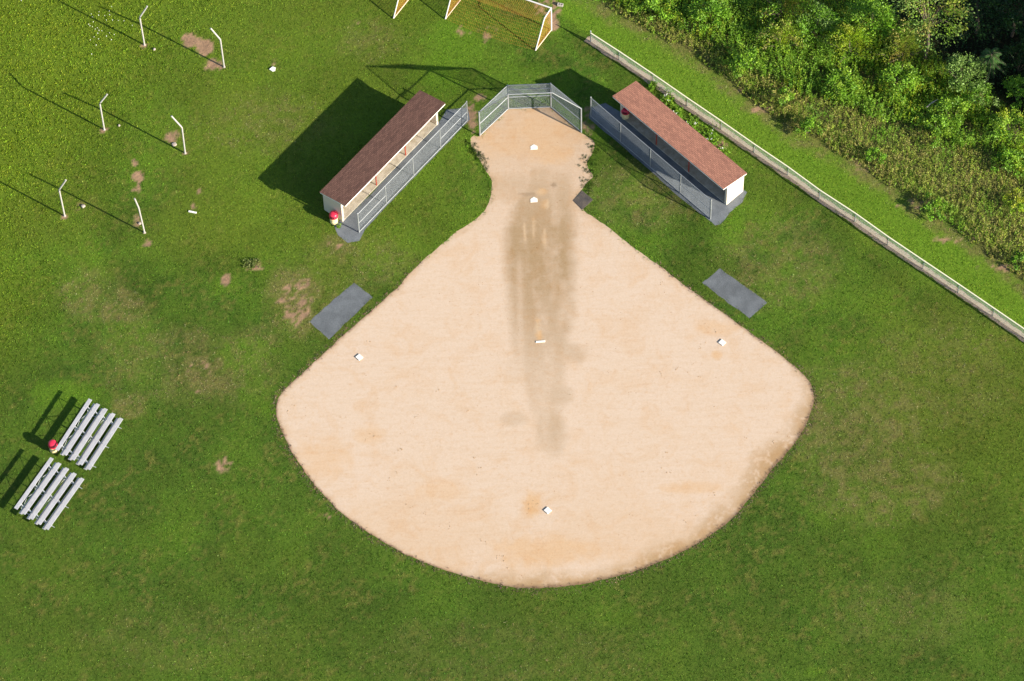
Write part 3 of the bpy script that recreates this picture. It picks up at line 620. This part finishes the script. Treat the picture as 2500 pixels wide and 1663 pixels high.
# ------------------------------------------------------------------ soccer goals
def goal(UR, BRp, BLp, Hh, label):
    UR, BRp, BLp = A(UR), A(BRp), A(BLp); UL = BLp + (UR - BRp); dep = (BRp - UR)
    t = thing('soccer_goal', label, 'soccer goal', v3((UR + BLp) / 2, 0), 'soccer goals behind the backstop')
    def at(base, q, z): return v3(base + dep * q, z)
    for U in (UR, UL):
        mb = MB(); mb.tube(v3(U, 0), v3(U, Hh + .05), .06, 14); obj('goal_post', mb, M['goalwhite'], t, True)
        mb = MB(); mb.pipe([at(U, 0.03, Hh), at(U, .40, Hh - .16), at(U, .46, Hh - .32), at(U, .50, Hh - .5), at(U, 1, .06)], .05, 12); obj('side_tube', mb, M['goalwhite'], t, True)
        mb = MB(); mb.tube(at(U, .03, .05), at(U, 1, .05), .04, 10); obj('ground_bar', mb, M['orange'], t, True)
    mb = MB(); mb.tube(v3(UR, Hh), v3(UL, Hh), .06, 14); obj('crossbar', mb, M['goalwhite'], t, True)
    mb = MB(); r = .0046
    prof = [(.03, Hh - .05), (.40, Hh - .2), (.5, Hh - .5), (1.0, .08)]
    def back(s, q):            # s across, q down the back from the crossbar
        k = q * (len(prof) - 1); i = min(int(k), len(prof) - 2); f = k - i
        dd = prof[i][0] * (1 - f) + prof[i + 1][0] * f; z = prof[i][1] * (1 - f) + prof[i + 1][1] * f
        sag = math.sin(math.pi * s) * math.sin(math.pi * min(q, 1)) * .18
        dd += .10 * math.sin(math.pi * s) * (q > .66) * (q - .66) * 3
        return v3(UR + (UL - UR) * s + dep * dd, max(.02, z - sag))
    ns, nq = 52, 27
    R = [[back(i / ns, j / nq) for j in range(nq + 1)] for i in range(ns + 1)]
    up = A([.2, -.5, .8])
    for i in range(ns + 1):
        for j in range(0, nq, 3): mb.wire(R[i][j], R[i][min(j + 3, nq)], up, r)
    for j in range(nq + 1):
        for i in range(0, ns, 2): mb.wire(R[i][j], R[i + 2][j], up, r)
    obj('net', mb, M['net'], t)
    for U in (UR, UL):
        mb = MB(); Ld = np.linalg.norm(dep)
        mb.chain(v3(U, 0), (dep[0] / Ld, dep[1] / Ld, 0), (0, 0, 1), [(0.05, .05), (Ld * .97, .06), (Ld * .5, Hh - .5), (Ld * .40, Hh - .18), (.05, Hh - .02)], .10, .0055, False); obj('side_net', mb, M['net'], t)
goal((1.90, 15.11), (.64, 13.27), (-6.02, 16.48), 2.78, 'white soccer goal with an orange net, its open side facing the weeds')
goal((-8.65, 18.57), (-9.91, 16.73), (-14.40, 22.55), 2.78, 'second soccer goal, only its orange netted corner shows at the top edge')

# ------------------------------------------------------------------ grass
def blades(P, col, h, wd, nb, lean=.5, spread=.05):
    n = len(P); k = n * nb
    base = np.repeat(P, nb, 0) + np.concatenate([rng.normal(0, spread, (k, 2)), np.zeros((k, 1))], 1)
    az = rng.uniform(0, 2 * np.pi, k); hh = np.repeat(h, nb) * rng.uniform(.55, 1.2, k); ww = np.repeat(wd, nb) * rng.uniform(.7, 1.3, k)
    l = np.abs(rng.normal(0, lean, k)) * hh; az2 = rng.uniform(0, 2 * np.pi, k)
    d = np.stack([np.cos(az), np.sin(az), np.zeros(k)], -1) * ww[:, None] / 2
    tip = base + np.stack([np.cos(az2) * l, np.sin(az2) * l, hh], -1)
    V = np.stack([base - d, base + d, tip], 1).reshape(-1, 3)
    cc = np.repeat(col, nb, 0) * rng.uniform(.8, 1.2, (k, 1))
    return V, np.repeat(cc, 3, 0)
PADS = [PAD_L, PAD_R]
def keep_off(x, y):
    k = np.ones(x.shape, bool)
    for P, tol in ((INFIELD, .16), (GRAVEL_L, .14), (GRAVEL_R, .14), (PAD_L, .10), (PAD_R, .10), (STRIP, -1)):
        P = A(P); m = (x > P[:, 0].min() - .1) & (x < P[:, 0].max() + .1) & (y > P[:, 1].min() - .1) & (y < P[:, 1].max() + .1)
        ii = np.where(m)[0]; ii = ii[in_poly(x[ii], y[ii], P)]
        if tol > 0: ii = ii[(poly_dist(x[ii], y[ii], P) > tol * rng.random(len(ii)) * 1.6) | (rng.random(len(ii)) > .55)]
        if tol < 0: ii = ii[rng.random(len(ii)) > .42 * sm(.42, .7, fbm(x[ii], y[ii], .6, 61)) + .35 * sm(.14, .0, poly_dist(x[ii], y[ii], P))]
        k[ii] = False
    for w_, a, b, O in ((wL, LA, LB, (-6.20, 6.71)), (wR, RA, RB, (6.08, 6.76))):
        p = (x - O[0]) * a[0] + (y - O[1]) * a[1]; q = (x - O[0]) * b[0] + (y - O[1]) * b[1]
        k &= ~((p > .15) & (p < 11.2) & (q > .6) & (q < 2.4))
    for p in ([A(q) for q in ((2.85, -.28), (3.47, -1.1), (4.31, -.26), (3.55, .6))],):
        k &= ~in_poly(x, y, p)
    return k
def grass():
    n = 330000
    x = rng.uniform(-45, 44, n); y = rng.uniform(-46, 26, n)
    u, v = survey(x, y); k = (u > -160) & (u < 2660) & (v > -160) & (v < 1820); x, y = x[k], y[k]
    k = keep_off(x, y); x, y = x[k], y[k]
    c, soil, bare, dry, rough, s, u, v = field(x, y)
    k = (rng.random(len(x)) > bare * 1.02) & (s < .6 + rng.random(len(x)) * .8); sel = lambda q: q[k]
    x, y, c, dry, rough, s, bare, u, v = map(sel, (x, y, c, dry, rough, s, bare, u, v))
    n = len(x)
    isdry = rng.random(n) < dry * .75
    c = c.copy(); c[isdry] = A([.32, .29, .10]) * rng.uniform(.7, 1.15, (isdry.sum(), 1))
    spk = (rng.random(n) < .02 + .06 * rough); c[spk] = c[spk] * A([1.4, 1.35, 2.0])
    near = poly_dist(x, y, INFIELD); low = sm(700, 1050, v)
    e = (near < .10 + .40 * low * rng.random(n) + .2 * rng.random(n)) & (v > 640); c[e] = A([.25, .18, .105]) * rng.uniform(.6, 1.1, (e.sum(), 1))
    c *= np.exp(rng.normal(0, .31, (n, 1))); c[:, 0] *= rng.uniform(.8, 1.25, n); c = (c * A([1.10, 1.01, 1.6])).clip(0, A([.40, .46, .2]))
    h = rng.uniform(.035, .07, n) * (1 + .5 * rough) + .03 * (near < .3); w = rng.uniform(.026, .05, n) * (1 + .5 * rough)
    V, C = blades(np.stack([x, y, np.zeros(n)], -1), c, h, w, 4)
    tag(np_obj('grass', V, np.arange(len(V)), 3, M['grass'], None, C), 'short mown green grass with coarser weedy tufts on the left', 'grass', None, 'stuff')
grass()

# little grass tufts creeping into the dirt on both sides of home
def tufts_on_dirt():
    P = []
    g = np.random.default_rng(5)
    for (x0, y0, x1, y1, n, sp) in ((1150, 358, 1168, 388, 60, 6), (1170, 372, 1190, 420, 40, 6), (1140, 345, 1165, 372, 26, 6), (1440, 350, 1452, 372, 22, 6), (1425, 382, 1446, 400, 22, 6), (1432, 400, 1448, 440, 30, 7), (1424, 440, 1440, 470, 34, 6)):
        t = g.random(n); xs = x0 + (x1 - x0) * t + g.normal(0, sp, n); ys = y0 + (y1 - y0) * t + g.normal(0, sp * .6, n)
        P += [G(a, b) for a, b in zip(xs, ys)]
    P = A(P); P = np.repeat(P, 9, 0) + np.concatenate([g.normal(0, .035, (len(P) * 9, 2)), np.zeros((len(P) * 9, 1))], 1); P[:, 2] = .004
    n = len(P); c = A([.045, .085, .015]) * g.uniform(.6, 1.4, (n, 1))
    V, C = blades(P, c, g.uniform(.025, .05, n), g.uniform(.025, .04, n), 3)
    tag(np_obj('grass', V, np.arange(len(V)), 3, M['grass'], None, C), 'loose grass tufts creeping into the dirt on both sides of home plate', 'grass', None, 'stuff')
tufts_on_dirt()

# ------------------------------------------------------------------ leaves
class Leaves:
    def __init__(s): s.V = []; s.C = []
    def add(s, P, D, Nn, L, Wd, C, droop=.15):
        n = len(P); D = D / np.linalg.norm(D, axis=1, keepdims=True); S = np.cross(D, Nn); S /= np.linalg.norm(S, axis=1, keepdims=True) + 1e-9
        L = L[:, None]; Wd = Wd[:, None]; z = A([0, 0, 1.])
        mid = P + D * L * .5
        V = np.stack([P, mid + S * Wd / 2, P + D * L - z * L * droop, mid - S * Wd / 2], 1)
        s.V.append(V.reshape(-1, 3)); s.C.append(np.repeat(C, 4, 0))
    def build(s, name, parent=None):
        V = np.concatenate(s.V); return np_obj(name, V, np.arange(len(V)), 4, M['leaf'], parent, np.concatenate(s.C))
def pal(n, cols, jit=.25, g=rng):
    cols = A(cols); c = cols[g.integers(0, len(cols), n)]
    return c * g.uniform(1 - jit, 1 + jit, (n, 1))
def rdir(n, zlo=-1, zhi=1, g=rng):
    z = g.uniform(zlo, zhi, n); a = g.uniform(0, 2 * np.pi, n); r = np.sqrt(1 - z * z); return np.stack([r * np.cos(a), r * np.sin(a), z], -1)
def stems_leaves(Lv, P, H, nl, L, cols, tone, leafw=.38):
    """upright weeds: leaves set round each stem"""
    n = len(P); k = n * nl
    t = np.tile(np.linspace(.18, 1.0, nl), n) + rng.normal(0, .03, k); b = np.repeat(P, nl, 0); h = np.repeat(H, nl)
    lean = np.repeat(rng.normal(0, .14, (n, 2)), nl, 0)
    pos = b + np.concatenate([lean * (h * t)[:, None], (h * t)[:, None]], 1)
    az = rng.uniform(0, 2 * np.pi, k); el = rng.uniform(.0, .8, k) + .3 * t
    D = np.stack([np.cos(az) * np.cos(el), np.sin(az) * np.cos(el), np.sin(el)], -1)
    Ln = np.repeat(L, nl) * rng.uniform(.6, 1.2, k) * (1.15 - .55 * t.clip(0, 1))
    C = np.repeat(tone, nl, 0) * rng.uniform(.75, 1.25, (k, 1))
    Lv.add(pos, D, rdir(k, .3, 1), Ln, Ln * leafw, C, .25)
OLIVE = [(.27, .34, .045), (.33, .31, .08), (.20, .34, .03), (.30, .37, .05), (.27, .25, .07)]
LIME = [(.19, .36, .026), (.155, .31, .022), (.23, .37, .03), (.13, .27, .02)]
MIDG = [(.13, .29, .018), (.17, .34, .022), (.11, .25, .018)]
YEL = [(.27, .37, .018), (.22, .35, .016), (.31, .36, .028), (.18, .31, .016)]
DARKG = [(.02, .06, .010), (.026, .07, .012), (.016, .05, .009)]  # leaf greens lowered to carry the upper right corner's deep shade
PALEG = [(.17, .28, .06), (.20, .31, .075), (.14, .25, .045)]
BROWN = [(.22, .28, .030), (.27, .23, .045), (.17, .28, .022), (.22, .31, .026)]
def meadow():
    n = 80000
    x = rng.uniform(2, 47, n); y = rng.uniform(-20, 27, n); t, s = edge_ts(x, y); u, v = survey(x, y)
    k = (s > .0) & (u < 2680) & (v > -170) & (v < 900); x, y, t, s, u, v = (q[k] for q in (x, y, t, s, u, v))
    width = np.interp(t, [0, 8, 15, 20, 25, 29, 34, 39, 43], [.5, .8, 1.5, 2.3, 3.2, 4.4, 6.5, 7, 6]) + 2.0 * (fbm(x, y, 2.6, 70) - .5)
    gap = fbm(x, y, 1.5, 77); r = rng.random(len(x))
    dryz = s < width
    d = dryz & (r < 1.0 * sm(.27, .40, gap + .25 * sm(.1, .8, s) - .12 * (s < .5)))
    Lv = Leaves(); P = np.stack([x[d], y[d], np.zeros(d.sum())], -1); m = len(P)
    tone = pal(m, OLIVE); big = fbm(P[:, 0], P[:, 1], 2.2, 81)[:, None]; tone = tone * (1 - sm(.5, .7, big)) + pal(m, MIDG + LIME) * sm(.5, .7, big)
    H = rng.uniform(.25, .62, m) * sm(-.1, 1.0, s[d] + .2).clip(.35, 1) * (.95 + .9 * fbm(P[:, 0], P[:, 1], 1.1, 83))
    stems_leaves(Lv, P, H, 11, rng.uniform(.10, .18, m), None, tone, .42)
    tag(Lv.build('tall_weeds'), 'olive and straw coloured tall weeds along the edge of the mown strip', 'weeds', None, 'stuff')
    shade = np.interp(t, [0, 16, 20, 23, 30, 34, 39, 44], [30, 20, 14, 13, 10.5, 11, 9, 7])
    gr = (~dryz) & (s < shade) & (r < .95 * sm(.33, .45, fbm(x, y, 1.0, 90) + .08))
    P = np.stack([x[gr], y[gr], np.zeros(gr.sum())], -1); m = len(P); Lv = Leaves()
    hb = fbm(P[:, 0], P[:, 1], 1.4, 92); H = rng.uniform(.8, 1.3, m) * (.55 + 1.0 * hb)
    q = sm(.42, .62, fbm(P[:, 0], P[:, 1], 2.4, 95))[:, None]
    tone = pal(m, LIME, .2) * q + pal(m, MIDG + YEL, .25) * (1 - q)
    stems_leaves(Lv, P, H, 17, rng.uniform(.14, .24, m), None, tone, .40)
    tag(Lv.build('tall_weeds'), 'bright green leafy weeds growing between the olive weeds and the dark trees', 'weeds', None, 'stuff')
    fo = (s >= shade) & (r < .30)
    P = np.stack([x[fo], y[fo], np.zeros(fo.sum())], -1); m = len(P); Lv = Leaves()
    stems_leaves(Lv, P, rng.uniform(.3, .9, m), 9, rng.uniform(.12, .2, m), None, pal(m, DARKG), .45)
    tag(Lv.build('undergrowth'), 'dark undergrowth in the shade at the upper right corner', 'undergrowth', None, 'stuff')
meadow()
def flower_weeds():
    g = np.random.default_rng(21); P = []
    for (x, y, rx, ry, n) in ((1655, 285, 14, 26, 90), (1690, 315, 20, 26, 130), (1730, 345, 22, 26, 130), (1760, 372, 18, 14, 60), (1630, 245, 14, 22, 60), (1595, 213, 11, 9, 50)):
        a = g.normal(0, .55, (n, 2)); P += [G(x + rx * q[0], y + ry * q[1]) for q in a]
    P = A(P); m = len(P); Lv = Leaves(); stems_leaves(Lv, P, g.uniform(.2, .5, m), 12, g.uniform(.12, .2, m), None, pal(m, LIME), .42)
    k = g.random(m) < .05; F = P[k] + A([0, 0, .5]); n = k.sum() * 6; F = np.repeat(F, 6, 0) + g.normal(0, .04, (n, 3))
    Lv.add(F, rdir(n, -.2, .5, g), rdir(n, .5, 1, g), np.full(n, .07), np.full(n, .06), np.full((n, 3), .75))
    tag(Lv.build('tall_weeds'), 'lush weeds with small white flowers between the reddish roof and the fence', 'weeds', None, 'stuff')
flower_weeds()

# ------------------------------------------------------------------ shrubs and trees
def shrub(px, py, zc, R, H, cols, label, cat='shrub', name='shrub', style='dome', n=2600, leaf=.15, trunk=None, seed=0, group='shrubs and trees of the wild edge'):
    """centre of the visible mass at px, py lies about zc above the ground"""
    g = np.random.default_rng(500 + seed); b = G(px, py, zc); base = A([b[0], b[1], 0.])
    t = thing(name, label, cat, base, group)
    Lv = Leaves(); tr = MB(); z0 = trunk if trunk else .0
    nb = max(10, int(n / 60)); per = n // nb; top = base + A([0, 0, z0])
    for q in range(nb):
        az = g.uniform(0, 2 * np.pi); r = R * math.sqrt(g.uniform(.02, 1)) * g.uniform(.75, 1.15)
        zt = (H - z0) * math.sqrt(max(.06, 1 - (r / (R * 1.2)) ** 2)) * g.uniform(.72, 1.08)
        e = top + A([math.cos(az) * r, math.sin(az) * r, zt])
        s = g.uniform(.25, 1.0, per) if style == 'arch' else g.uniform(.72, 1.12, per)
        if style == 'arch':
            droop = .35 * (H - z0)
            p = top + A([0, 0, (H - z0) * .35]) * (1 - s[:, None]) + (e - top) * s[:, None]; p[:, 2] += droop * (np.sin(s * np.pi) - .25 * s); p += g.normal(0, .11, (per, 3))
            D = np.tile(e - top, (per, 1)) + g.normal(0, .5, (per, 3)) - A([0, 0, .5]) * s[:, None]
        else:
            p = e + g.normal(0, .19 * min(1.6, R / 1.6), (per, 3)) * A([1, 1, .75]); D = (p - top) * A([1, 1, .5]) + g.normal(0, .7, (per, 3))
        tone = pal(1, cols, .22, g); L = g.uniform(.6, 1.25, per) * leaf
        Lv.add(p, D, rdir(per, .1, 1, g) + (p - top) * .3, L, L * .62, tone * g.uniform(.72, 1.28, (per, 1)), .2)
        if q % 3 == 0: tr.pipe([top - A([0, 0, .0]), top + (e - top) * .5 + A([0, 0, .12 * H]), e], .035 * R / 2, 5, .008)
    if trunk: tr.pipe([base, base + A([.04 * trunk, 0, trunk * .5]), top], .07 + .03 * R, 8, .05 + .012 * R)
    if len(Lv.V): Lv.build('crown', t)
    obj('trunk' if trunk else 'stems', tr, M['bark'], t, True)
    return t
S = [
 (1921, 14, 1.6, 2.5, 3.0, BROWN + MIDG, 'big feathery olive shrub cut by the top edge, left of the dark gap', 'arch', 4200, .13),
 (1908, 96, 1.2, 1.9, 2.4, YEL + OLIVE, 'arching olive green shrub below the big feathery one', 'arch', 2800, .13),
 (1985, 60, 1.4, 1.7, 2.6, PALEG + MIDG, 'pale green bushy shrub right of the big feathery one', 'dome', 2600, .14),
 (2078, 108, 1.5, 2.2, 2.8, YEL, 'yellow green mounded shrub, the yellowest of the wild edge', 'arch', 4000, .12),
 (2124, 52, 1.5, 1.9, 2.9, LIME + MIDG, 'leafy green shrub between the yellow mound and the dark trees', 'dome', 3200, .18),
 (2206, 122, 1.5, 2.1, 2.8, BROWN, 'brownish shrub with long arching branches spreading both ways', 'arch', 3600, .12),
 (2355, 180, 2.2, 1.6, 3.4, PALEG, 'pale silvery green shrub standing at the edge of deep shade', 'dome', 2800, .16),
 (2397, 230, 1.6, 1.15, 2.4, PALEG + MIDG, 'small pale green shrub just below the silvery one', 'dome', 1500, .15),
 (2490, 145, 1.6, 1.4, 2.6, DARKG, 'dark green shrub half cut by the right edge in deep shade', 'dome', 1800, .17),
 (2488, 222, 1.4, 1.2, 2.2, MIDG, 'green shrub at the right edge below the dark half cut one', 'dome', 1500, .16),
 (2472, 318, 1.2, 1.6, 2.2, YEL + LIME, 'yellow green round shrub near the right edge above a dark hollow', 'dome', 2600, .15),
 (2322, 276, 1.0, 1.3, 1.9, LIME, 'light green leafy shrub beside the fallen grey branch', 'dome', 1700, .16),
 (2290, 318, .9, 1.0, 1.7, LIME, 'vivid green low shrub below the fallen grey branch', 'dome', 1300, .17),
 (2200, 200, 1.0, 1.5, 2.0, LIME, 'bright green leafy shrub under the brownish arching one', 'dome', 2100, .17),
 (2055, 215, .9, 1.3, 1.9, LIME, 'bright green leafy shrub standing over a dark gap, left of centre in the wild edge', 'dome', 1700, .18),
 (1822, 152, .7, 1.2, 1.6, LIME, 'bright green upright shrub at the weeds edge right of the straw patch', 'dome', 1500, .17),
 (1735, 36, .8, 1.5, 1.8, LIME + MIDG, 'bright green leafy shrub leftmost of the wild edge at the top', 'dome', 2200, .17),
 (1610, 22, .7, 1.2, 1.5, LIME, 'light green low shrub at the very tip of the wild edge', 'dome', 1400, .16),
 (1912, 248, .6, .95, 1.3, LIME + OLIVE, 'low shrub beside the bare worn corner of the mown strip', 'dome', 1100, .15),
 (1975, 316, .5, .9, 1.1, MIDG + LIME, 'low green shrub on the boundary, right of the worn corner', 'dome', 1000, .15),
 (2468, 398, .9, 1.1, 1.6, MIDG + LIME, 'green shrub casting a dark shadow near the right edge of the olive weeds', 'dome', 1500, .15),
 (2484, 492, .7, .9, 1.3, YEL, 'small yellow green shrub in the olive weeds by the right edge', 'dome', 1000, .14),
 (2136, 384, .5, .75, 1.0, MIDG, 'small dark green shrub at the lower edge of the olive weeds, above a straw patch', 'dome', 800, .14),
 (2276, 503, .5, .9, 1.1, MIDG + LIME, 'green shrub jutting out of the lower edge of the olive weeds', 'dome', 1000, .15),
 (2486, 640, .4, .7, .9, DARKG + MIDG, 'small dark shrub at the right edge just above the mown strip', 'dome', 700, .13),
]
for k, (px, py, zc, R, Hh, cols, lab, sty, n, lf) in enumerate(S): shrub(px, py, zc, R, Hh, cols, lab, style=sty, n=n, leaf=lf, seed=k)
shrub(2272, 20, 6.8, 2.8, 8.6, OLIVE + PALEG, 'tree with a sunlit olive crown standing out of the deep shade at the top', 'tree', 'tree', n=5200, leaf=.17, trunk=4.4, seed=60)
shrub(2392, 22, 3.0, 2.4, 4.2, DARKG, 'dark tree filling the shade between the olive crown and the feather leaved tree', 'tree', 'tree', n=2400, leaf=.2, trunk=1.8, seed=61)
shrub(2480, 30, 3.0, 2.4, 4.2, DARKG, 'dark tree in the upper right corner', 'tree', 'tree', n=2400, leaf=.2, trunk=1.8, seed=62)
def sumac():
    b = G(2421, 132, 3.6); base = A([b[0], b[1], 0.]); g = np.random.default_rng(77)
    t = thing('sumac_tree', 'small tree with feather like leaves spreading in a star in deep shade', 'tree', base, 'shrubs and trees of the wild edge')
    mb = MB(); mb.pipe([base, base + A([.1, .05, 1.8]), base + A([.0, 0, 3.6])], .06, 8, .035); obj('trunk', mb, M['bark'], t, True)
    Lv = Leaves(); rb = MB()
    for q in range(30):
        top = base + A([0, 0, 3.6 - .045 * q]); az = 2.39996 * q; Lr = g.uniform(.75, 1.1) + .012 * q; el = g.uniform(.5, 1.0) - .025 * q; d = A([math.cos(az), math.sin(az), 0.])
        sfr = np.linspace(.15, 1, 13); p = top + d * (sfr * Lr * math.cos(el))[:, None] + A([0, 0, 1.]) * (Lr * (sfr * math.sin(el) - .7 * sfr ** 2))[:, None]
        rb.pipe(list(p[::3]), .010, 5); s_ = np.cross(d, A([0, 0, 1.])); tone = A([(.06, .135, .03)]) * g.uniform(.7, 1.35)
        for sd in (-1, 1):
            D = np.tile(s_ * sd + d * .5 - A([0, 0, .25]), (13, 1)); ln = .21 * np.sin(np.linspace(.6, 2.9, 13)) + .04
            Lv.add(p, D, np.tile(A([0, 0, 1.]), (13, 1)), ln * g.uniform(.85, 1.1, 13), ln * .27, np.repeat(tone, 13, 0) * g.uniform(.85, 1.15, (13, 1)), .25)
    Lv.build('crown', t); obj('leaf_stalks', rb, M['bark'], t)
sumac()
mb = MB(); p0, p1 = G(2262, 262, .9), G(2290, 243, 1.5); mb.pipe([p0, (p0 + p1) / 2 + A([0, .05, .08]), p1], .05, 7, .02)
mb.pipe([(p0 + p1) / 2, (p0 + p1) / 2 + A([.3, .1, .3])], .03, 6, .01)
tag(obj('fallen_branch', mb, M['deadwood'], None, True, A([p0[0], p0[1], 0])), 'bare grey broken branch sticking out of the green weeds', 'branch')

# tall wood to the right: its trees stand outside the picture, their shade falls into it
WOOD = [(47.5, 3.6, 13), (49, -1, 9), (54, -4, 10.5), (55, 4, 14), (48, 11, 14), (43, 17, 13), (53, 11, 17), (46, 22, 15), (59, -2, 14), (39.5, 24, 11), (57, 18, 15), (62, 6, 15)]
for k, (x, y, h) in enumerate(WOOD):
    g = np.random.default_rng(900 + k); base = A([x, y, 0.]); t = thing('wood_tree', 'tall leafy tree of the wood beyond the right edge', 'tree', base, 'trees of the wood beyond the right edge')
    Lv = Leaves(); tr = MB(); R = .32 * h; zc = .6 * h
    tr.pipe([base, base + A([.1, .1, h * .4]), base + A([0, 0, h * .8])], .2, 8, .06)
    for q in range(70):
        d = rdir(1, -.75, 1, g)[0]; c_ = base + A([0, 0, zc]) + d * A([R, R, .42 * h]) * g.uniform(.55, 1) ; m = 60
        p = c_ + g.normal(0, .45, (m, 3)); L = g.uniform(.22, .42, m); Lv.add(p, rdir(m, -1, 1, g), rdir(m, -1, 1, g), L, L * .7, pal(1, MIDG + DARKG, .2, g) * g.uniform(.8, 1.2, (m, 1)))
        if q % 6 == 0: tr.pipe([base + A([0, 0, h * g.uniform(.35, .6)]), c_], .06, 5, .02)
    Lv.build('crown', t); obj('trunk', tr, M['bark'], t, True)

# ------------------------------------------------------------------ little white flowers and the weedy square
FL = [(273, 18), (223, 36), (226, 43), (242, 31), (267, 29), (241, 39), (256, 40), (268, 38), (228, 55), (217, 61), (220, 65), (260, 51), (275, 51), (289, 52), (303, 53), (233, 73), (238, 70), (242, 76), (249, 77), (239, 83), (268, 82), (279, 86), (230, 92), (241, 97), (221, 99), (272, 99), (235, 112), (224, 134), (323, 64), (52, 3), (260, 90), (226, 67)]
proto = None
for (px, py) in FL:
    p = G(px, py)
    if proto is None:
        mb = MB(); mb.lathe((0, 0, 0), [(.008, -.07), (.006, .0), (.028, .012), (.036, .03), (.026, .05), (.01, .058)], 10)
        proto = obj('white_flower', mb, M['petal'], None, True); o = proto
    else:
        o = proto.copy(); COL.objects.link(o)
    o.location = (p[0], p[1], .08); s = rng.uniform(.5, .85); o.scale = (s, s, 1)
    tag(o, 'small white flower head in the coarse grass near the farthest bent poles', 'flower', 'white flower heads in the coarse grass')
g = np.random.default_rng(31); b = G(614, 648); t = thing('weed_clump', 'pale leafy weed clump in a square hole of the lawn', 'plant', b)
Lv = Leaves(); m = 70; P = np.stack([b[0] + g.uniform(-.6, .6, m), b[1] + g.uniform(-.3, .45, m), np.zeros(m)], -1)
stems_leaves(Lv, P, g.uniform(.1, .3, m), 9, g.uniform(.08, .15, m), None, pal(m, [(.17, .22, .05), (.2, .22, .07), (.12, .17, .03)], .2, g), .5); Lv.build('leaves', t)
b2 = G(826.5, 553); t = thing('weed_clump', 'green weed growing at the foot of the trash can by the dark roofed dugout', 'plant', b2)
Lv = Leaves(); m = 14; P = np.stack([b2[0] + g.normal(0, .12, m), b2[1] + g.normal(0, .1, m), np.zeros(m)], -1)
stems_leaves(Lv, P, g.uniform(.15, .3, m), 10, g.uniform(.1, .18, m), None, pal(m, LIME, .2, g), .45); Lv.build('leaves', t)

# ------------------------------------------------------------------ camera, sun, sky
cam = bpy.data.cameras.new('camera'); co = bpy.data.objects.new('camera', cam); COL.objects.link(co)
cam.sensor_width = 36; cam.lens = 36 * F_PX / W_PX; cam.clip_start = 1; cam.clip_end = 3000
mw = Matrix.Identity(4)
for r in range(3):
    for q in range(3): mw[r][q] = RM[r][q]
    mw[r][3] = CAM[r]
co.matrix_world = mw; SC.camera = co
EL, AZ = math.radians(24.0), math.radians(146.3 - 180)          # direction towards the sun, angle from +x
sd = Vector((math.cos(AZ) * math.cos(EL), math.sin(AZ) * math.cos(EL), math.sin(EL)))
sl = bpy.data.lights.new('sun', 'SUN'); sl.energy = 5.0; sl.angle = math.radians(.55); sl.color = (1.0, .90, .76)
so = bpy.data.objects.new('sun', sl); so.rotation_euler = sd.to_track_quat('Z', 'Y').to_euler(); so.location = (40, -30, 60); COL.objects.link(so)
wd = bpy.data.worlds.new('World'); SC.world = wd; wd.use_nodes = True; nt = wd.node_tree
bg = nt.nodes['Background']; sky = nt.nodes.new('ShaderNodeTexSky'); sky.sky_type = 'NISHITA'; sky.sun_disc = False
sky.sun_elevation = EL; sky.sun_rotation = math.pi / 2 - AZ; bg.inputs['Strength'].default_value = .085; sky.ozone_density = 2.5
nt.links.new(sky.outputs[0], bg.inputs[0])
vs = SC.view_settings; vs.view_transform = 'Standard'; vs.look = 'None'; vs.exposure = 1.25; vs.gamma = 1; vs.use_curve_mapping = False
SC.cycles.max_bounces = 6; SC.cycles.diffuse_bounces = 3; SC.cycles.transparent_max_bounces = 8
